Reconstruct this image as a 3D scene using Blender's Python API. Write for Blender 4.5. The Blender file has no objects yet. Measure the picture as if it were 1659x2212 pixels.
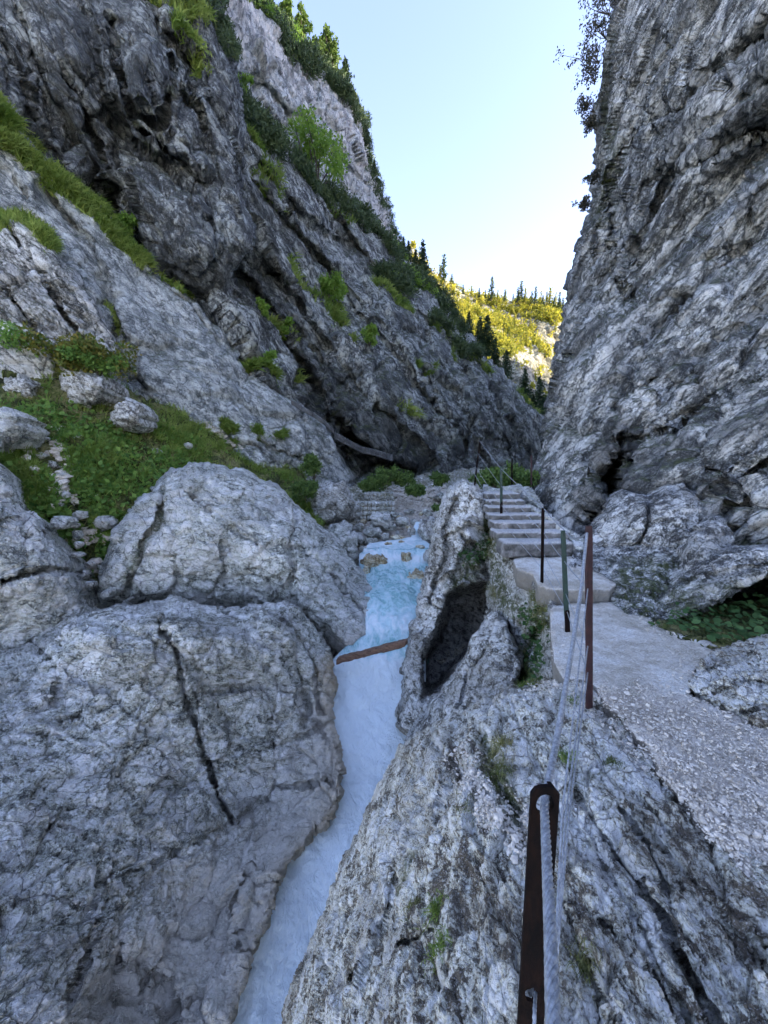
import bpy, math, random
import numpy as np
from mathutils import Vector

# ------------------------------------------------------------------ camera, world, sun, exposure
S = bpy.context.scene
COL = S.collection
TH = math.radians(-7.5)
CT, ST = math.cos(TH), math.sin(TH)
F0 = 800.0; CX, CY = 829.5, 1106.0            # focal length and centre in a 1659 x 2212 measuring frame
cam = bpy.data.cameras.new('camera'); cam.sensor_fit = 'VERTICAL'; cam.sensor_height = 36.0
cam.lens = F0 / 2212 * 36.0; cam.clip_start = 0.02; cam.clip_end = 5000
camo = bpy.data.objects.new('camera', cam); COL.objects.link(camo)
camo.location = (0, 0, 0); camo.rotation_euler = (math.radians(90) + TH, 0, 0)
S.camera = camo
S.view_settings.view_transform = 'Standard'; S.view_settings.look = 'None'
S.view_settings.gamma = 1; S.view_settings.use_curve_mapping = False
S.view_settings.exposure = 3.06
SUN_EL, SUN_AZ = math.radians(20), math.radians(96)     # azimuth measured from +Y towards +X
W = bpy.data.worlds.new('World'); S.world = W; W.use_nodes = True
nt = W.node_tree; bg = nt.nodes['Background']
sky = nt.nodes.new('ShaderNodeTexSky'); sky.sky_type = 'NISHITA'; sky.sun_disc = False
sky.sun_elevation = SUN_EL; sky.sun_rotation = SUN_AZ
sky.air_density = 1.0; sky.dust_density = 1.2; sky.ozone_density = 1.3; sky.altitude = 900
mx_ = nt.nodes.new('ShaderNodeMix'); mx_.data_type = 'RGBA'; mx_.blend_type = 'MULTIPLY'; mx_.inputs[0].default_value = 1.0
mx_.inputs[7].default_value = (1.11, .92, .96, 1)      # sky colour tinted a little towards lavender
nt.links.new(sky.outputs[0], mx_.inputs[6]); nt.links.new(mx_.outputs[2], bg.inputs[0]); bg.inputs[1].default_value = 0.10
sd = bpy.data.lights.new('sun', 'SUN'); sd.energy = 2.0; sd.angle = math.radians(0.5); sd.color = (1.0, 0.90, 0.72)
so = bpy.data.objects.new('sun', sd); COL.objects.link(so)
sdir = Vector((math.sin(SUN_AZ) * math.cos(SUN_EL), math.cos(SUN_AZ) * math.cos(SUN_EL), math.sin(SUN_EL)))
so.rotation_euler = sdir.to_track_quat('Z', 'Y').to_euler()
so.location = (60, -20, 80)
S.cycles.max_bounces = 5; S.cycles.diffuse_bounces = 4; S.cycles.use_adaptive_sampling = True; S.cycles.adaptive_threshold = .025; S.cycles.adaptive_min_samples = 16; S.cycles.transparent_max_bounces = 4

rng = np.random.default_rng(7)
random.seed(5)

# ------------------------------------------------------------------ helpers: noise
def _h(ix, iy, iz, s):
    n = (ix.astype(np.int64) * 374761393 + iy.astype(np.int64) * 668265263 + iz.astype(np.int64) * 2147483647 + s * 974634777) & 0xffffffff
    n = ((n ^ (n >> 13)) * 1274126177) & 0xffffffff
    n = ((n ^ (n >> 15)) * 2246822519) & 0xffffffff
    n = n ^ (n >> 16)
    return (n & 0xffffff).astype(np.float32) / 16777215.0

def vnoise(p, s=0):
    i = np.floor(p).astype(np.int64); f = (p - i).astype(np.float32)
    f = f * f * f * (f * (f * 6 - 15) + 10)
    r = 0
    for dx in (0, 1):
        wx = f[:, 0] if dx else 1 - f[:, 0]
        for dy in (0, 1):
            wy = f[:, 1] if dy else 1 - f[:, 1]
            for dz in (0, 1):
                wz = f[:, 2] if dz else 1 - f[:, 2]
                r = r + wx * wy * wz * _h(i[:, 0] + dx, i[:, 1] + dy, i[:, 2] + dz, s)
    return r * 2 - 1

def fbm(p, octv=4, s=0, gain=0.5, ridged=False):
    a, t, r = 1.0, 0.0, 0
    q = p.copy()
    for o in range(octv):
        n = vnoise(q, s + o)
        if ridged: n = 1 - 2 * np.abs(n)
        r = r + a * n; t += a; a *= gain; q = q * 2.03 + 17.1
    return r / t

def facets(p, s=0, tilt=0.9):
    """Chunky broken-rock relief: every Voronoi cell is its own tilted plane; returns height and border distance."""
    i = np.floor(p).astype(np.int64)
    N = len(p)
    d1 = np.full(N, 9e9, np.float32); d2 = np.full(N, 9e9, np.float32); hb = np.zeros(N, np.float32)
    for dx in (-1, 0, 1):
        for dy in (-1, 0, 1):
            for dz in (-1, 0, 1):
                cx, cy, cz = i[:, 0] + dx, i[:, 1] + dy, i[:, 2] + dz
                jx = _h(cx, cy, cz, s); jy = _h(cx, cy, cz, s + 11); jz = _h(cx, cy, cz, s + 23)
                vx = (cx + jx - p[:, 0]).astype(np.float32); vy = (cy + jy - p[:, 1]).astype(np.float32); vz = (cz + jz - p[:, 2]).astype(np.float32)
                d = vx * vx + vy * vy + vz * vz
                r0 = (jx * 7.31) % 1; r1 = (jy * 5.77) % 1; r2 = (jz * 9.13) % 1; r3 = ((jx + jy + jz) * 3.7) % 1
                h = (r3 - 0.5) - tilt * (vx * (r0 * 2 - 1) + vy * (r1 * 2 - 1) + vz * (r2 * 2 - 1))
                m = d < d1
                d2 = np.where(m, d1, np.minimum(d2, d)); hb = np.where(m, h, hb); d1 = np.where(m, d, d1)
    return hb, np.sqrt(d2) - np.sqrt(d1)

def frame(n, stretch=(1, 1, 1), up=(0, 0, 1)):
    n = Vector(n).normalized(); a = Vector(up); t = a.cross(n)
    if t.length < .1: t = Vector((1, 0, 0)).cross(n)
    t.normalize(); b = n.cross(t)
    return np.array([np.array(t) / stretch[0], np.array(b) / stretch[1], np.array(n) / stretch[2]], np.float32)

# ------------------------------------------------------------------ helpers: rays, meshes, tags
def zc_of(u, v, kind, val):
    b = (CY - v) / F0
    if kind == 'y': return val / (CT - b * ST)
    return val / (ST + b * CT)

def PZ(u, v, zc):
    a = (np.asarray(u) - CX) / F0; b = (CY - np.asarray(v)) / F0
    return np.stack([a * zc, zc * (CT - b * ST), zc * (ST + b * CT)], -1)

def P(u, v, y=None, z=None):
    zc = zc_of(u, v, 'y', y) if y is not None else zc_of(u, v, 'z', z)
    return Vector(PZ(u, v, zc))

def tag(o, label=None, cat=None, group=None, kind=None):
    if label: o['label'] = label
    if cat: o['category'] = cat
    if group: o['group'] = group
    if kind: o['kind'] = kind
    return o

def mesh_obj(name, co, faces, mat, parent=None, smooth=True, attrs=None, origin=None, starts=None):
    """faces: (N,3) or (N,4) int array, or list of such arrays."""
    co = np.asarray(co, np.float32)
    if origin is None and parent is None:
        lo, hi = co.min(0), co.max(0); origin = Vector(((lo[0] + hi[0]) / 2, (lo[1] + hi[1]) / 2, lo[2]))
    if parent is not None and origin is None: origin = parent.matrix_world.translation if False else Vector(parent.location)
    fl = faces if isinstance(faces, list) else [faces]
    fl = [np.asarray(f, np.int32) for f in fl if len(f)]
    me = bpy.data.meshes.new(name)
    me.vertices.add(len(co)); me.vertices.foreach_set('co', (co - np.array(origin, np.float32)).ravel())
    nl = sum(f.size for f in fl); npoly = sum(len(f) for f in fl)
    me.loops.add(nl); me.loops.foreach_set('vertex_index', np.concatenate([f.ravel() for f in fl]))
    tot = np.concatenate([np.full(len(f), f.shape[1], np.int32) for f in fl])
    st = np.concatenate([[0], np.cumsum(tot)[:-1]]).astype(np.int32)
    me.polygons.add(npoly); me.polygons.foreach_set('loop_start', st)
    me.polygons.foreach_set('use_smooth', np.full(npoly, smooth, bool))
    me.update(calc_edges=True); me.validate()
    for k, a in (attrs or {}).items():
        at = me.attributes.new(k, 'FLOAT', 'POINT'); at.data.foreach_set('value', np.asarray(a, np.float32))
    me.materials.append(mat)
    o = bpy.data.objects.new(name, me); COL.objects.link(o)
    if parent is not None: o.parent = parent
    else: o.location = origin
    return o

def empty(name, loc):
    o = bpy.data.objects.new(name, None); COL.objects.link(o); o.location = loc; o.empty_display_size = .2
    return o

# ------------------------------------------------------------------ helpers: materials
class MB:
    def __init__(s, name):
        s.m = bpy.data.materials.new(name); s.m.use_nodes = True; s.nt = s.m.node_tree
        s.b = s.nt.nodes['Principled BSDF']; s.out = s.nt.nodes['Material Output']
        g = s.n('ShaderNodeNewGeometry'); s.pos = g.outputs['Position']; s.nrm = g.outputs['Normal']
    def n(s, t, **kw):
        x = s.nt.nodes.new(t)
        for k, v in kw.items(): setattr(x, k, v)
        return x
    def l(s, a, b): s.nt.links.new(a, b)
    def map(s, rot=(0, 0, 0), scale=(1, 1, 1), src=None):
        m = s.n('ShaderNodeMapping'); m.vector_type = 'TEXTURE'
        m.inputs['Rotation'].default_value = rot; m.inputs['Scale'].default_value = scale
        s.l(src or s.pos, m.inputs['Vector']); return m.outputs[0]
    def noise(s, vec, scale, detail=6, rough=.6, dist=0.0):
        x = s.n('ShaderNodeTexNoise'); x.inputs['Scale'].default_value = scale; x.inputs['Detail'].default_value = detail
        x.inputs['Roughness'].default_value = rough; x.inputs['Distortion'].default_value = dist
        s.l(vec, x.inputs['Vector']); return x.outputs['Fac']
    def vor(s, vec, scale, feature='DISTANCE_TO_EDGE', rnd=1.0):
        x = s.n('ShaderNodeTexVoronoi'); x.feature = feature; x.inputs['Scale'].default_value = scale
        x.inputs['Randomness'].default_value = rnd; s.l(vec, x.inputs['Vector']); return x.outputs[0]
    def ramp(s, f, stops, interp='LINEAR'):
        x = s.n('ShaderNodeValToRGB'); e = x.color_ramp.elements; x.color_ramp.interpolation = interp
        while len(e) < len(stops): e.new(.5)
        for k, (p, c) in enumerate(stops):
            e[k].position = p; e[k].color = (c, c, c, 1) if isinstance(c, (int, float)) else (*c, 1)
        s.l(f, x.inputs[0]); return x.outputs[0]
    def math(s, op, a, b=0.0, clamp=False):
        x = s.n('ShaderNodeMath', operation=op, use_clamp=clamp)
        for k, q in enumerate((a, b)):
            if isinstance(q, (int, float)): x.inputs[k].default_value = q
            else: s.l(q, x.inputs[k])
        return x.outputs[0]
    def mix(s, f, a, b, bt='MIX'):
        x = s.n('ShaderNodeMix', data_type='RGBA', blend_type=bt)
        for k, q in ((0, f), (6, a), (7, b)):
            if isinstance(q, (int, float)): x.inputs[k].default_value = q
            elif isinstance(q, tuple): x.inputs[k].default_value = (*q, 1)
            else: s.l(q, x.inputs[k])
        return x.outputs[2]
    def attr(s, name):
        x = s.n('ShaderNodeAttribute'); x.attribute_name = name; return x.outputs['Fac']
    def bump(s, h, dist, strength=1.0, prev=None):
        x = s.n('ShaderNodeBump'); x.inputs['Strength'].default_value = strength; x.inputs['Distance'].default_value = dist
        s.l(h, x.inputs['Height'])
        if prev: s.l(prev, x.inputs['Normal'])
        return x.outputs[0]

def rock_mat(name, dark, mid, light, S_=1.0, rot=(0, 0, 0), stretch=(1, 1, 1), bump=1.0, contrast=1.0, speck=0.5, bias=0.0, patch=.35, streak=0.0, warm=1.0):
    """S_ = size in metres of the main mottling."""
    m = MB(name)
    wm = lambda c: (min(.84, c[0] * (1.0 + .10 * warm)), min(.84, c[1] * (1.04 + .06 * warm)), min(.80, c[2] * (1.0 - .13 * warm)))
    dark, mid, light = wm(tuple(k * 1.25 for k in dark)), wm(tuple(k * 1.62 for k in mid)), wm(tuple(k * 1.5 for k in light))
    contrast *= 1.6
    v = m.map(rot, tuple(k * S_ for k in stretch))
    vi = m.map((0, 0, 0), (S_,) * 3)
    big = m.noise(v, .35, 4, .55, .4)
    mot = m.noise(v, 1.6, 6, .68, .6)
    fine = m.noise(vi, 9.0, 5, .7)
    cr = m.vor(v, 1.1)
    # crisp angular chips: each broken facet weathers to its own tone
    wv = m.n('ShaderNodeVectorMath', operation='ADD'); nz = m.n('ShaderNodeTexNoise'); nz.inputs['Scale'].default_value = 3.0; nz.inputs['Detail'].default_value = 3
    m.l(v, nz.inputs['Vector']); sc_ = m.n('ShaderNodeVectorMath', operation='SCALE'); sc_.inputs['Scale'].default_value = .35; m.l(nz.outputs['Color'], sc_.inputs[0])
    m.l(v, wv.inputs[0]); m.l(sc_.outputs[0], wv.inputs[1]); wv = wv.outputs[0]
    chips = []
    for q_ in (3.2, 8.5):
        x = m.n('ShaderNodeTexVoronoi'); x.inputs['Scale'].default_value = q_; m.l(wv, x.inputs['Vector'])
        sx = m.n('ShaderNodeSeparateColor'); m.l(x.outputs['Color'], sx.inputs[0]); chips.append(sx.outputs[0])
    gap = m.vor(wv, 3.2); gap2 = m.vor(wv, 8.5)
    f = m.math('ADD', m.math('MULTIPLY', big, .40), m.math('MULTIPLY', mot, .70))
    f = m.math('ADD', f, m.math('MULTIPLY', fine, .45))
    f = m.math('ADD', f, m.math('ADD', m.math('MULTIPLY', chips[0], .10), m.math('MULTIPLY', chips[1], .10)))
    f = m.math('SUBTRACT', f, .362 - bias)
    c = m.ramp(f, [(.5 - .17 / contrast, dark), (.5, mid), (.5 + .14 / contrast, light)])
    # lichen flecks: pale and dark
    sp = m.noise(vi, 22, 3, .6)
    c = m.mix(m.math('MULTIPLY', m.ramp(sp, [(.56, 0.0), (.64, 1.0)]), speck), c, tuple(min(.85, k * 1.25 + .05) for k in light))
    c = m.mix(m.math('MULTIPLY', m.ramp(m.noise(vi, 14, 4, .7), [(.34, 1.0), (.43, 0.0)]), .75), c, tuple(k * .8 for k in dark))
    gp = m.math('MULTIPLY', m.math('MAXIMUM', m.ramp(gap, [(0, 1.0), (.035, 0.0)]), m.ramp(gap2, [(0, .8), (.05, 0.0)])), m.ramp(mot, [(.42, .75), (.6, 0.05)]))
    c = m.mix(gp, c, tuple(k * .7 for k in dark))
    # fracture lines
    ck = m.ramp(cr, [(.0, 1.0), (.035, 0.0)])
    ck = m.math('MULTIPLY', ck, m.ramp(big, [(.45, 0.0), (.6, .8)]))
    c = m.mix(ck, c, tuple(k * .45 for k in dark))
    # broad weathered patches and old water streaks
    pt = m.noise(m.map((0, 0, 0), (S_ * 3.5, S_ * 3.5, S_ * 5)), 1.0, 3, .6, .8)
    c = m.mix(m.math('MULTIPLY', m.ramp(pt, [(.40, 1.0), (.52, 0.0)]), patch), c, tuple(k * 1.1 for k in dark))
    if streak:
        st = m.noise(m.map((0, 0, 0), (S_ * .5, S_ * .5, S_ * 9)), 1.0, 4, .6, .3)
        c = m.mix(m.math('MULTIPLY', m.ramp(st, [(.38, 1.0), (.5, 0.0)]), streak), c, tuple(k * .8 for k in dark))
    wet_shade = m.math('MULTIPLY', m.attr('wet_shade'), m.ramp(mot, [(.35, 1.0), (.7, .6)]))  # damp black rock, and shade of recesses put into the colour
    c = m.mix(wet_shade, c, tuple(k * .5 for k in dark))
    # real stains: attributes set per vertex
    ochre = m.math('MULTIPLY', m.attr('stain'), m.ramp(mot, [(.3, .35), (.6, 1.0)]))
    c = m.mix(ochre, c, (.46, .31, .13))
    pale = m.math('MULTIPLY', m.attr('pale'), m.ramp(mot, [(.3, .5), (.55, 1.0)]))
    c = m.mix(m.math('MULTIPLY', pale, .86), c, (.64, .59, .50))
    moss = m.math('MULTIPLY', m.attr('moss'), m.ramp(m.noise(vi, 2.2, 6, .7), [(.42, 0.0), (.54, 1.0)]))
    mc = m.ramp(fine, [(.35, (.03, .04, .012)), (.6, (.09, .11, .03))])
    c = m.mix(moss, c, mc)
    m.l(c, m.b.inputs['Base Color']); m.b.inputs['Roughness'].default_value = .9
    m.b.inputs['Specular IOR Level'].default_value = .25
    hh = m.math('ADD', m.math('MULTIPLY', mot, .26), m.math('MULTIPLY', m.noise(vi, 6.0, 6, .78), .10))
    hh = m.math('ADD', hh, m.math('ADD', m.math('MULTIPLY', chips[0], .035), m.math('MULTIPLY', chips[1], .018)))
    hh = m.math('ADD', hh, m.math('MULTIPLY', m.ramp(gap, [(0, 0.0), (.10, 1.0)]), .035))
    bt = m.bump(hh, S_ * bump * 1.15, 1.0)
    m.l(bt, m.b.inputs['Normal'])
    return m.m

def leaf_mat(name, a, b, trans=.35, rough=.6):
    m = MB(name)
    t = m.attr('tint')
    c = m.mix(t, a, b)
    m.l(c, m.b.inputs['Base Color']); m.b.inputs['Roughness'].default_value = rough
    m.b.inputs['Specular IOR Level'].default_value = .3
    tr = m.n('ShaderNodeBsdfTranslucent'); mx = m.n('ShaderNodeMixShader'); mx.inputs[0].default_value = trans
    m.l(c, tr.inputs[0]); m.l(m.b.outputs[0], mx.inputs[1]); m.l(tr.outputs[0], mx.inputs[2]); m.l(mx.outputs[0], m.out.inputs[0])
    return m.m

def plain_mat(name, a, b, scale=8, rough=.7, metal=0.0, bump=.01, stretch=(1, 1, 1), lo=.4, hi=.62, detail=6, spec=.5):
    m = MB(name)
    v = m.map((0, 0, 0), stretch)
    n = m.noise(v, scale, detail, .65, .3)
    m.l(m.ramp(n, [(lo, a), (hi, b)]), m.b.inputs['Base Color'])
    m.b.inputs['Roughness'].default_value = rough; m.b.inputs['Metallic'].default_value = metal
    m.b.inputs['Specular IOR Level'].default_value = spec
    m.l(m.bump(m.noise(v, scale * 4, 6, .7), bump, 1.0), m.b.inputs['Normal'])
    return m.m

def along(d): return tuple(Vector(d).to_track_quat('X', 'Z').to_euler())     # texture turned so that its long axis follows d
def frame2(d, w, stretch):
    d = Vector(d).normalized(); w = Vector(w); w = (w - d * w.dot(d)).normalized(); n = d.cross(w)
    return np.array([np.array(d) / stretch[0], np.array(w) / stretch[1], np.array(n) / stretch[2]], np.float32)
DL, DR, DN = (.3, .65, -.7), (.3, -.6, .75), (-.23, -.97, .06)       # run of the beds: left wall, right wall, near ledge
# ------------------------------------------------------------------ relief solids
REL = {}
def segdist(U, V, pts, closed=False):
    pts = np.asarray(pts, np.float32); n = len(pts)
    best = np.full(U.shape, 9e9, np.float32); sgn = np.ones(U.shape, np.float32)
    for k in range(n if closed else n - 1):
        a = pts[k]; b = pts[(k + 1) % n]; d = b - a; L2 = float(d @ d) + 1e-9
        t = np.clip(((U - a[0]) * d[0] + (V - a[1]) * d[1]) / L2, 0, 1)
        qx = U - a[0] - t * d[0]; qy = V - a[1] - t * d[1]; ds = np.sqrt(qx * qx + qy * qy)
        m = ds < best
        s_ = np.sign(d[0] * (V - a[1]) - d[1] * (U - a[0]))
        sgn = np.where(m, s_, sgn); best = np.where(m, ds, best)
    return best, sgn

def inside(U, V, pts):
    pts = np.asarray(pts, np.float32); n = len(pts); r = np.zeros(U.shape, bool)
    for k in range(n):
        x0, y0 = pts[k]; x1, y1 = pts[(k + 1) % n]
        if y0 == y1: continue
        c = ((y0 > V) != (y1 > V)) & (U < (x1 - x0) * (V - y0) / (y1 - y0) + x0)
        r ^= c
    return r

def jag(pts, amp, seed, closed=True, lim=18):
    """break a hand-drawn outline into an irregular one"""
    r = random.Random(seed); out = []
    n = len(pts)
    def rec(a, b, am):
        L = math.hypot(b[0] - a[0], b[1] - a[1])
        if L < lim: return []
        m = ((a[0] + b[0]) / 2 + r.uniform(-1, 1) * am * L, (a[1] + b[1]) / 2 + r.uniform(-1, 1) * am * L)
        return rec(a, m, am) + [m] + rec(m, b, am)
    for k in range(n if closed else n - 1):
        a, b = pts[k], pts[(k + 1) % n]
        out.append(a); out += rec(a, b, amp)
    if not closed: out.append(pts[-1])
    return out

def tps(ctrl):
    c = np.array([(u / 1000, v / 1000) for u, v, k, w in ctrl], np.float64)
    f = np.array([1.0 / zc_of(u, v, k, w) for u, v, k, w in ctrl])
    n = len(c)
    d2 = ((c[:, None] - c[None]) ** 2).sum(-1); K = d2 * np.log(d2 + 1e-12) * .5 + np.eye(n) * 1e-4
    A = np.zeros((n + 3, n + 3)); A[:n, :n] = K; A[:n, n] = 1; A[:n, n + 1:] = c; A[n, :n] = 1; A[n + 1:, :n] = c.T
    w = np.linalg.solve(A, np.concatenate([f, [0, 0, 0]]))
    fmin = f.min() * .6; fmax = f.max() * 1.4
    def ev(U, V):
        x = U / 1000.; y = V / 1000.; r = w[n] + w[n + 1] * x + w[n + 2] * y
        for k in range(n):
            dd = (x - c[k, 0]) ** 2 + (y - c[k, 1]) ** 2
            r = r + w[k] * dd * np.log(dd + 1e-12) * .5
        return 1.0 / np.clip(r, fmin, fmax)
    return ev

def relief(name, outline, ctrl, mat, step=3.2, edge=(40, 1.0), back=(0, 6, 0), shrink=.25, laps=(), cracks=(), pits=(),
           rock=1.0, rounds=(), rock_amp=.16, levels=3, strata=None, fr=None, jagg=.09, seed=1, attrs=None, smooth_disp=False, fb=.35, parent=None, label=None, cat=None, group=None, kind=None):
    """A solid standing in the world: its front surface passes through the measured points ctrl (direction + distance or height),
    it is rounded off towards its outline and closed behind by a body of real thickness."""
    ol = jag(outline, jagg, seed) if jagg else outline
    ol = np.array(ol, np.float32)
    lo = ol.min(0); hi = ol.max(0)
    us = np.arange(lo[0] - step, hi[0] + 2 * step, step); vs = np.arange(lo[1] - step, hi[1] + 2 * step, step)
    U, V = np.meshgrid(us, vs); nv, nu = U.shape
    ins = inside(U, V, ol)
    q = ins[:-1, :-1] & ins[1:, :-1] & ins[:-1, 1:] & ins[1:, 1:]
    idx = np.arange(nu * nv).reshape(nv, nu)
    quads = np.stack([idx[:-1, :-1][q], idx[1:, :-1][q], idx[1:, 1:][q], idx[:-1, 1:][q]], -1)
    used = np.unique(quads); remap = np.full(nu * nv, -1); remap[used] = np.arange(len(used)); quads = remap[quads]
    u = U.ravel()[used].astype(np.float32); v = V.ravel()[used].astype(np.float32)
    e = np.concatenate([quads[:, [0, 1]], quads[:, [1, 2]], quads[:, [2, 3]], quads[:, [3, 0]]])
    key = np.minimum(e[:, 0], e[:, 1]).astype(np.int64) * (len(u) + 1) + np.maximum(e[:, 0], e[:, 1])
    _, inv, cnt = np.unique(key, return_inverse=True, return_counts=True)
    be = e[cnt[inv] == 1]
    bv = np.unique(be)
    # snap border vertices to the outline
    bu, bvv = u[bv].copy(), v[bv].copy(); best = np.full(len(bv), 9e9); su, sv = bu.copy(), bvv.copy()
    for k in range(len(ol)):
        a = ol[k]; b = ol[(k + 1) % len(ol)]; d = b - a; L2 = float(d @ d) + 1e-9
        t = np.clip(((bu - a[0]) * d[0] + (bvv - a[1]) * d[1]) / L2, 0, 1)
        qx = a[0] + t * d[0]; qy = a[1] + t * d[1]; ds = np.hypot(bu - qx, bvv - qy); m = ds < best
        best = np.where(m, ds, best); su = np.where(m, qx, su); sv = np.where(m, qy, sv)
    u[bv] = su; v[bv] = sv
    zc = tps(ctrl)(u.astype(np.float64), v.astype(np.float64)).astype(np.float32)
    # wobble used to keep drawn lines natural
    wob = np.stack([u / 60, v / 60, np.full_like(u, seed)], -1)
    wu = u + 9 * fbm(wob, 3, seed + 5); wv = v + 9 * fbm(wob + 31.7, 3, seed + 9)
    for pts, width, depth in cracks:
        d, _ = segdist(wu, wv, pts); zc = zc + depth * np.exp(-(d / width) ** 2)
    for pts, width, depth, side in laps:      # an overlapping bed: a step on one side of the line that fades over width
        d, s_ = segdist(wu, wv, pts); sd_ = d * s_ * side
        zc = zc + depth * np.where(sd_ > 0, (lambda q: q * q * (3 - 2 * q))(np.clip(sd_ / (6 + .1 * width), 0, 1)) * np.clip(1 - sd_ / width, 0, 1) ** 1.3, 0)
    for pts, wd_, depth in rounds:       # extra rounding over an edge
        d, _ = segdist(u, v, pts); t = np.clip(1 - d / wd_, 0, 1); zc = zc + depth * (1 - np.sqrt(np.clip(1 - t * t, 0, 1)))
    for pts, soft, depth in pits:
        d, _ = segdist(wu, wv, pts, True); i_ = inside(wu, wv, pts); t = np.clip(d / soft, 0, 1)
        zc = zc + depth * np.where(i_, t * t * (3 - 2 * t), 0)
    if edge:
        d, _ = segdist(u, v, ol, True); t = np.clip(1 - d / edge[0], 0, 1)
        zc = zc + edge[1] * (1 - np.sqrt(np.clip(1 - t * t, 0, 1)))
    co = PZ(u, v, zc).astype(np.float32)
    def normals(co):
        n = np.zeros_like(co); fn = np.cross(co[quads[:, 2]] - co[quads[:, 0]], co[quads[:, 3]] - co[quads[:, 1]])
        for k in range(4): 
            for ax in range(3): n[:, ax] += np.bincount(quads[:, k], fn[:, ax], len(co))
        n /= np.linalg.norm(n, axis=1, keepdims=True) + 1e-9
        return n
    n = normals(co)
    if (n * co).sum(1).mean() > 0: quads = quads[:, ::-1]; n = -n; be = be[:, ::-1]
    # broken-rock displacement in world space, lengths in metres
    R = fr if fr is not None else np.eye(3, dtype=np.float32)
    pix = zc / F0 * 2.2
    if rock:
        q = (co @ R.T) / rock; q = q + .35 * np.stack([fbm(q * .9, 2, seed + 40), fbm(q * .9 + 9, 2, seed + 41), fbm(q * .9 + 5, 2, seed + 42)], -1)
        disp = 0; sc = 1.0
        for lv in range(levels):
            h, bd = facets(q / sc, seed + 100 * lv, .8)
            fade = np.clip(rock * sc / (pix * 2.5), 0, 1)
            disp = disp + rock * sc * rock_amp * (h - .5 * np.clip(1 - bd / .10, 0, 1)) * fade
            sc /= 2.6
        disp = disp + rock * rock_amp * fb * fbm(q * 3.1, 5, seed + 60, .6) * 1.6
        if strata:
            sn, L, amp = strata; sn = np.array(sn, np.float32) / np.linalg.norm(sn)
            for LL, AA in ((L, amp), (L / 3.3, amp / 3.0)):
                t = co @ sn / LL + .9 * fbm(co / (LL * 3), 3, seed + 70) + .15 * fbm(co / (LL * .5), 3, seed + 71)
                fr_ = t - np.floor(t); pr = np.clip(fr_ / .85, 0, 1) * (1 - np.clip((fr_ - .85) / .15, 0, 1))
                disp = disp + AA * (pr - .5) * (.4 + .9 * np.clip(fbm(co / (LL * 2.2), 2, seed + 75) + .5, 0, 1))
        vd = co / np.linalg.norm(co, axis=1, keepdims=True); disp = disp * np.clip(.5 + 2.2 * np.abs((n * vd).sum(1)), 0, 1)      # calmer on faces seen nearly edge-on
        co = co + n * disp[:, None]
    elif fb:
        co = co + n * (fb * fbm(co * 2.0, 5, seed, .55))[:, None]
    n2 = normals(co)
    if (n2 * n).sum(1).mean() < 0: n2 = -n2
    # closed body behind the front surface
    bidx = {int(x): k for k, x in enumerate(bv)}
    bpos = co[bv]; cen = bpos.mean(0); K = 3; allco = [co]; rings = []
    bk = np.array(back, np.float32); base = len(co)
    for k in range(1, K + 1):
        t = k / K
        rp = bpos + bk * t; c2 = cen + bk * t
        rp = rp + (c2 - rp) * shrink * t * t
        allco.append(rp); rings.append(base + (k - 1) * len(bv))
    allco.append((cen + bk)[None]); apex = base + K * len(bv)
    lut = np.full(len(co), -1); lut[bv] = np.arange(len(bv))
    E = lut[be]; sk = []
    sk.append(np.stack([be[:, 1], be[:, 0], rings[0] + E[:, 0], rings[0] + E[:, 1]], -1))
    for k in range(1, K): sk.append(np.stack([rings[k - 1] + E[:, 1], rings[k - 1] + E[:, 0], rings[k] + E[:, 0], rings[k] + E[:, 1]], -1))
    caps = np.stack([rings[-1] + E[:, 1], rings[-1] + E[:, 0], np.full(len(E), apex)], -1)
    full = np.concatenate(allco)
    A = {}
    for k in ('moss', 'stain', 'pale', 'wet_shade'):
        fn_ = (attrs or {}).get(k)
        a = np.zeros(len(full), np.float32)
        if fn_ is not None: a[:len(co)] = np.clip(fn_(u, v, co, n2), 0, 1)
        if fn_ is not None: a[len(co):] = 0
        A[k] = a
    o = mesh_obj(name, full, [np.concatenate([quads] + sk), caps], mat, parent=parent, attrs=A)
    tag(o, label, cat, group, kind)
    REL.setdefault(name, []).append((u, v, co, n2))
    o['_n'] = 0; del o['_n']
    return o, (u, v, co, n2)

def blob(name, u, v, ru, rv, y, mat, seed=1, sides=11, edge=None, rk=.8, label=None, cat='boulder', group=None, kind=None, thick=None, **kw):
    r = random.Random(seed); pts = []
    for k in range(sides):
        a = 2 * math.pi * k / sides; q = r.uniform(.74, 1.12)
        pts.append((u + ru * q * math.cos(a), v + rv * q * math.sin(a)))
    s = (ru + rv) / 2 / F0 * y
    ctrl = [(u, v, 'y', y - s * .55)] + [(u + ru * .6 * math.cos(a), v + rv * .6 * math.sin(a), 'y', y - s * .35 + s * r.uniform(-.15, .15)) for a in (0.3, 1.9, 3.4, 5.0)] \
        + [(u + ru * math.cos(a), v + rv * math.sin(a), 'y', y) for a in (0, 1.57, 3.14, 4.71)]
    return relief(name, pts, ctrl, mat, edge=edge or (min(ru, rv) * .35, s * .5), back=(0, thick or s * 1.6, -.1 * s), rock=rk * s, rock_amp=.26, seed=seed, label=label, cat=cat, group=group, kind=kind, **kw)

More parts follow.
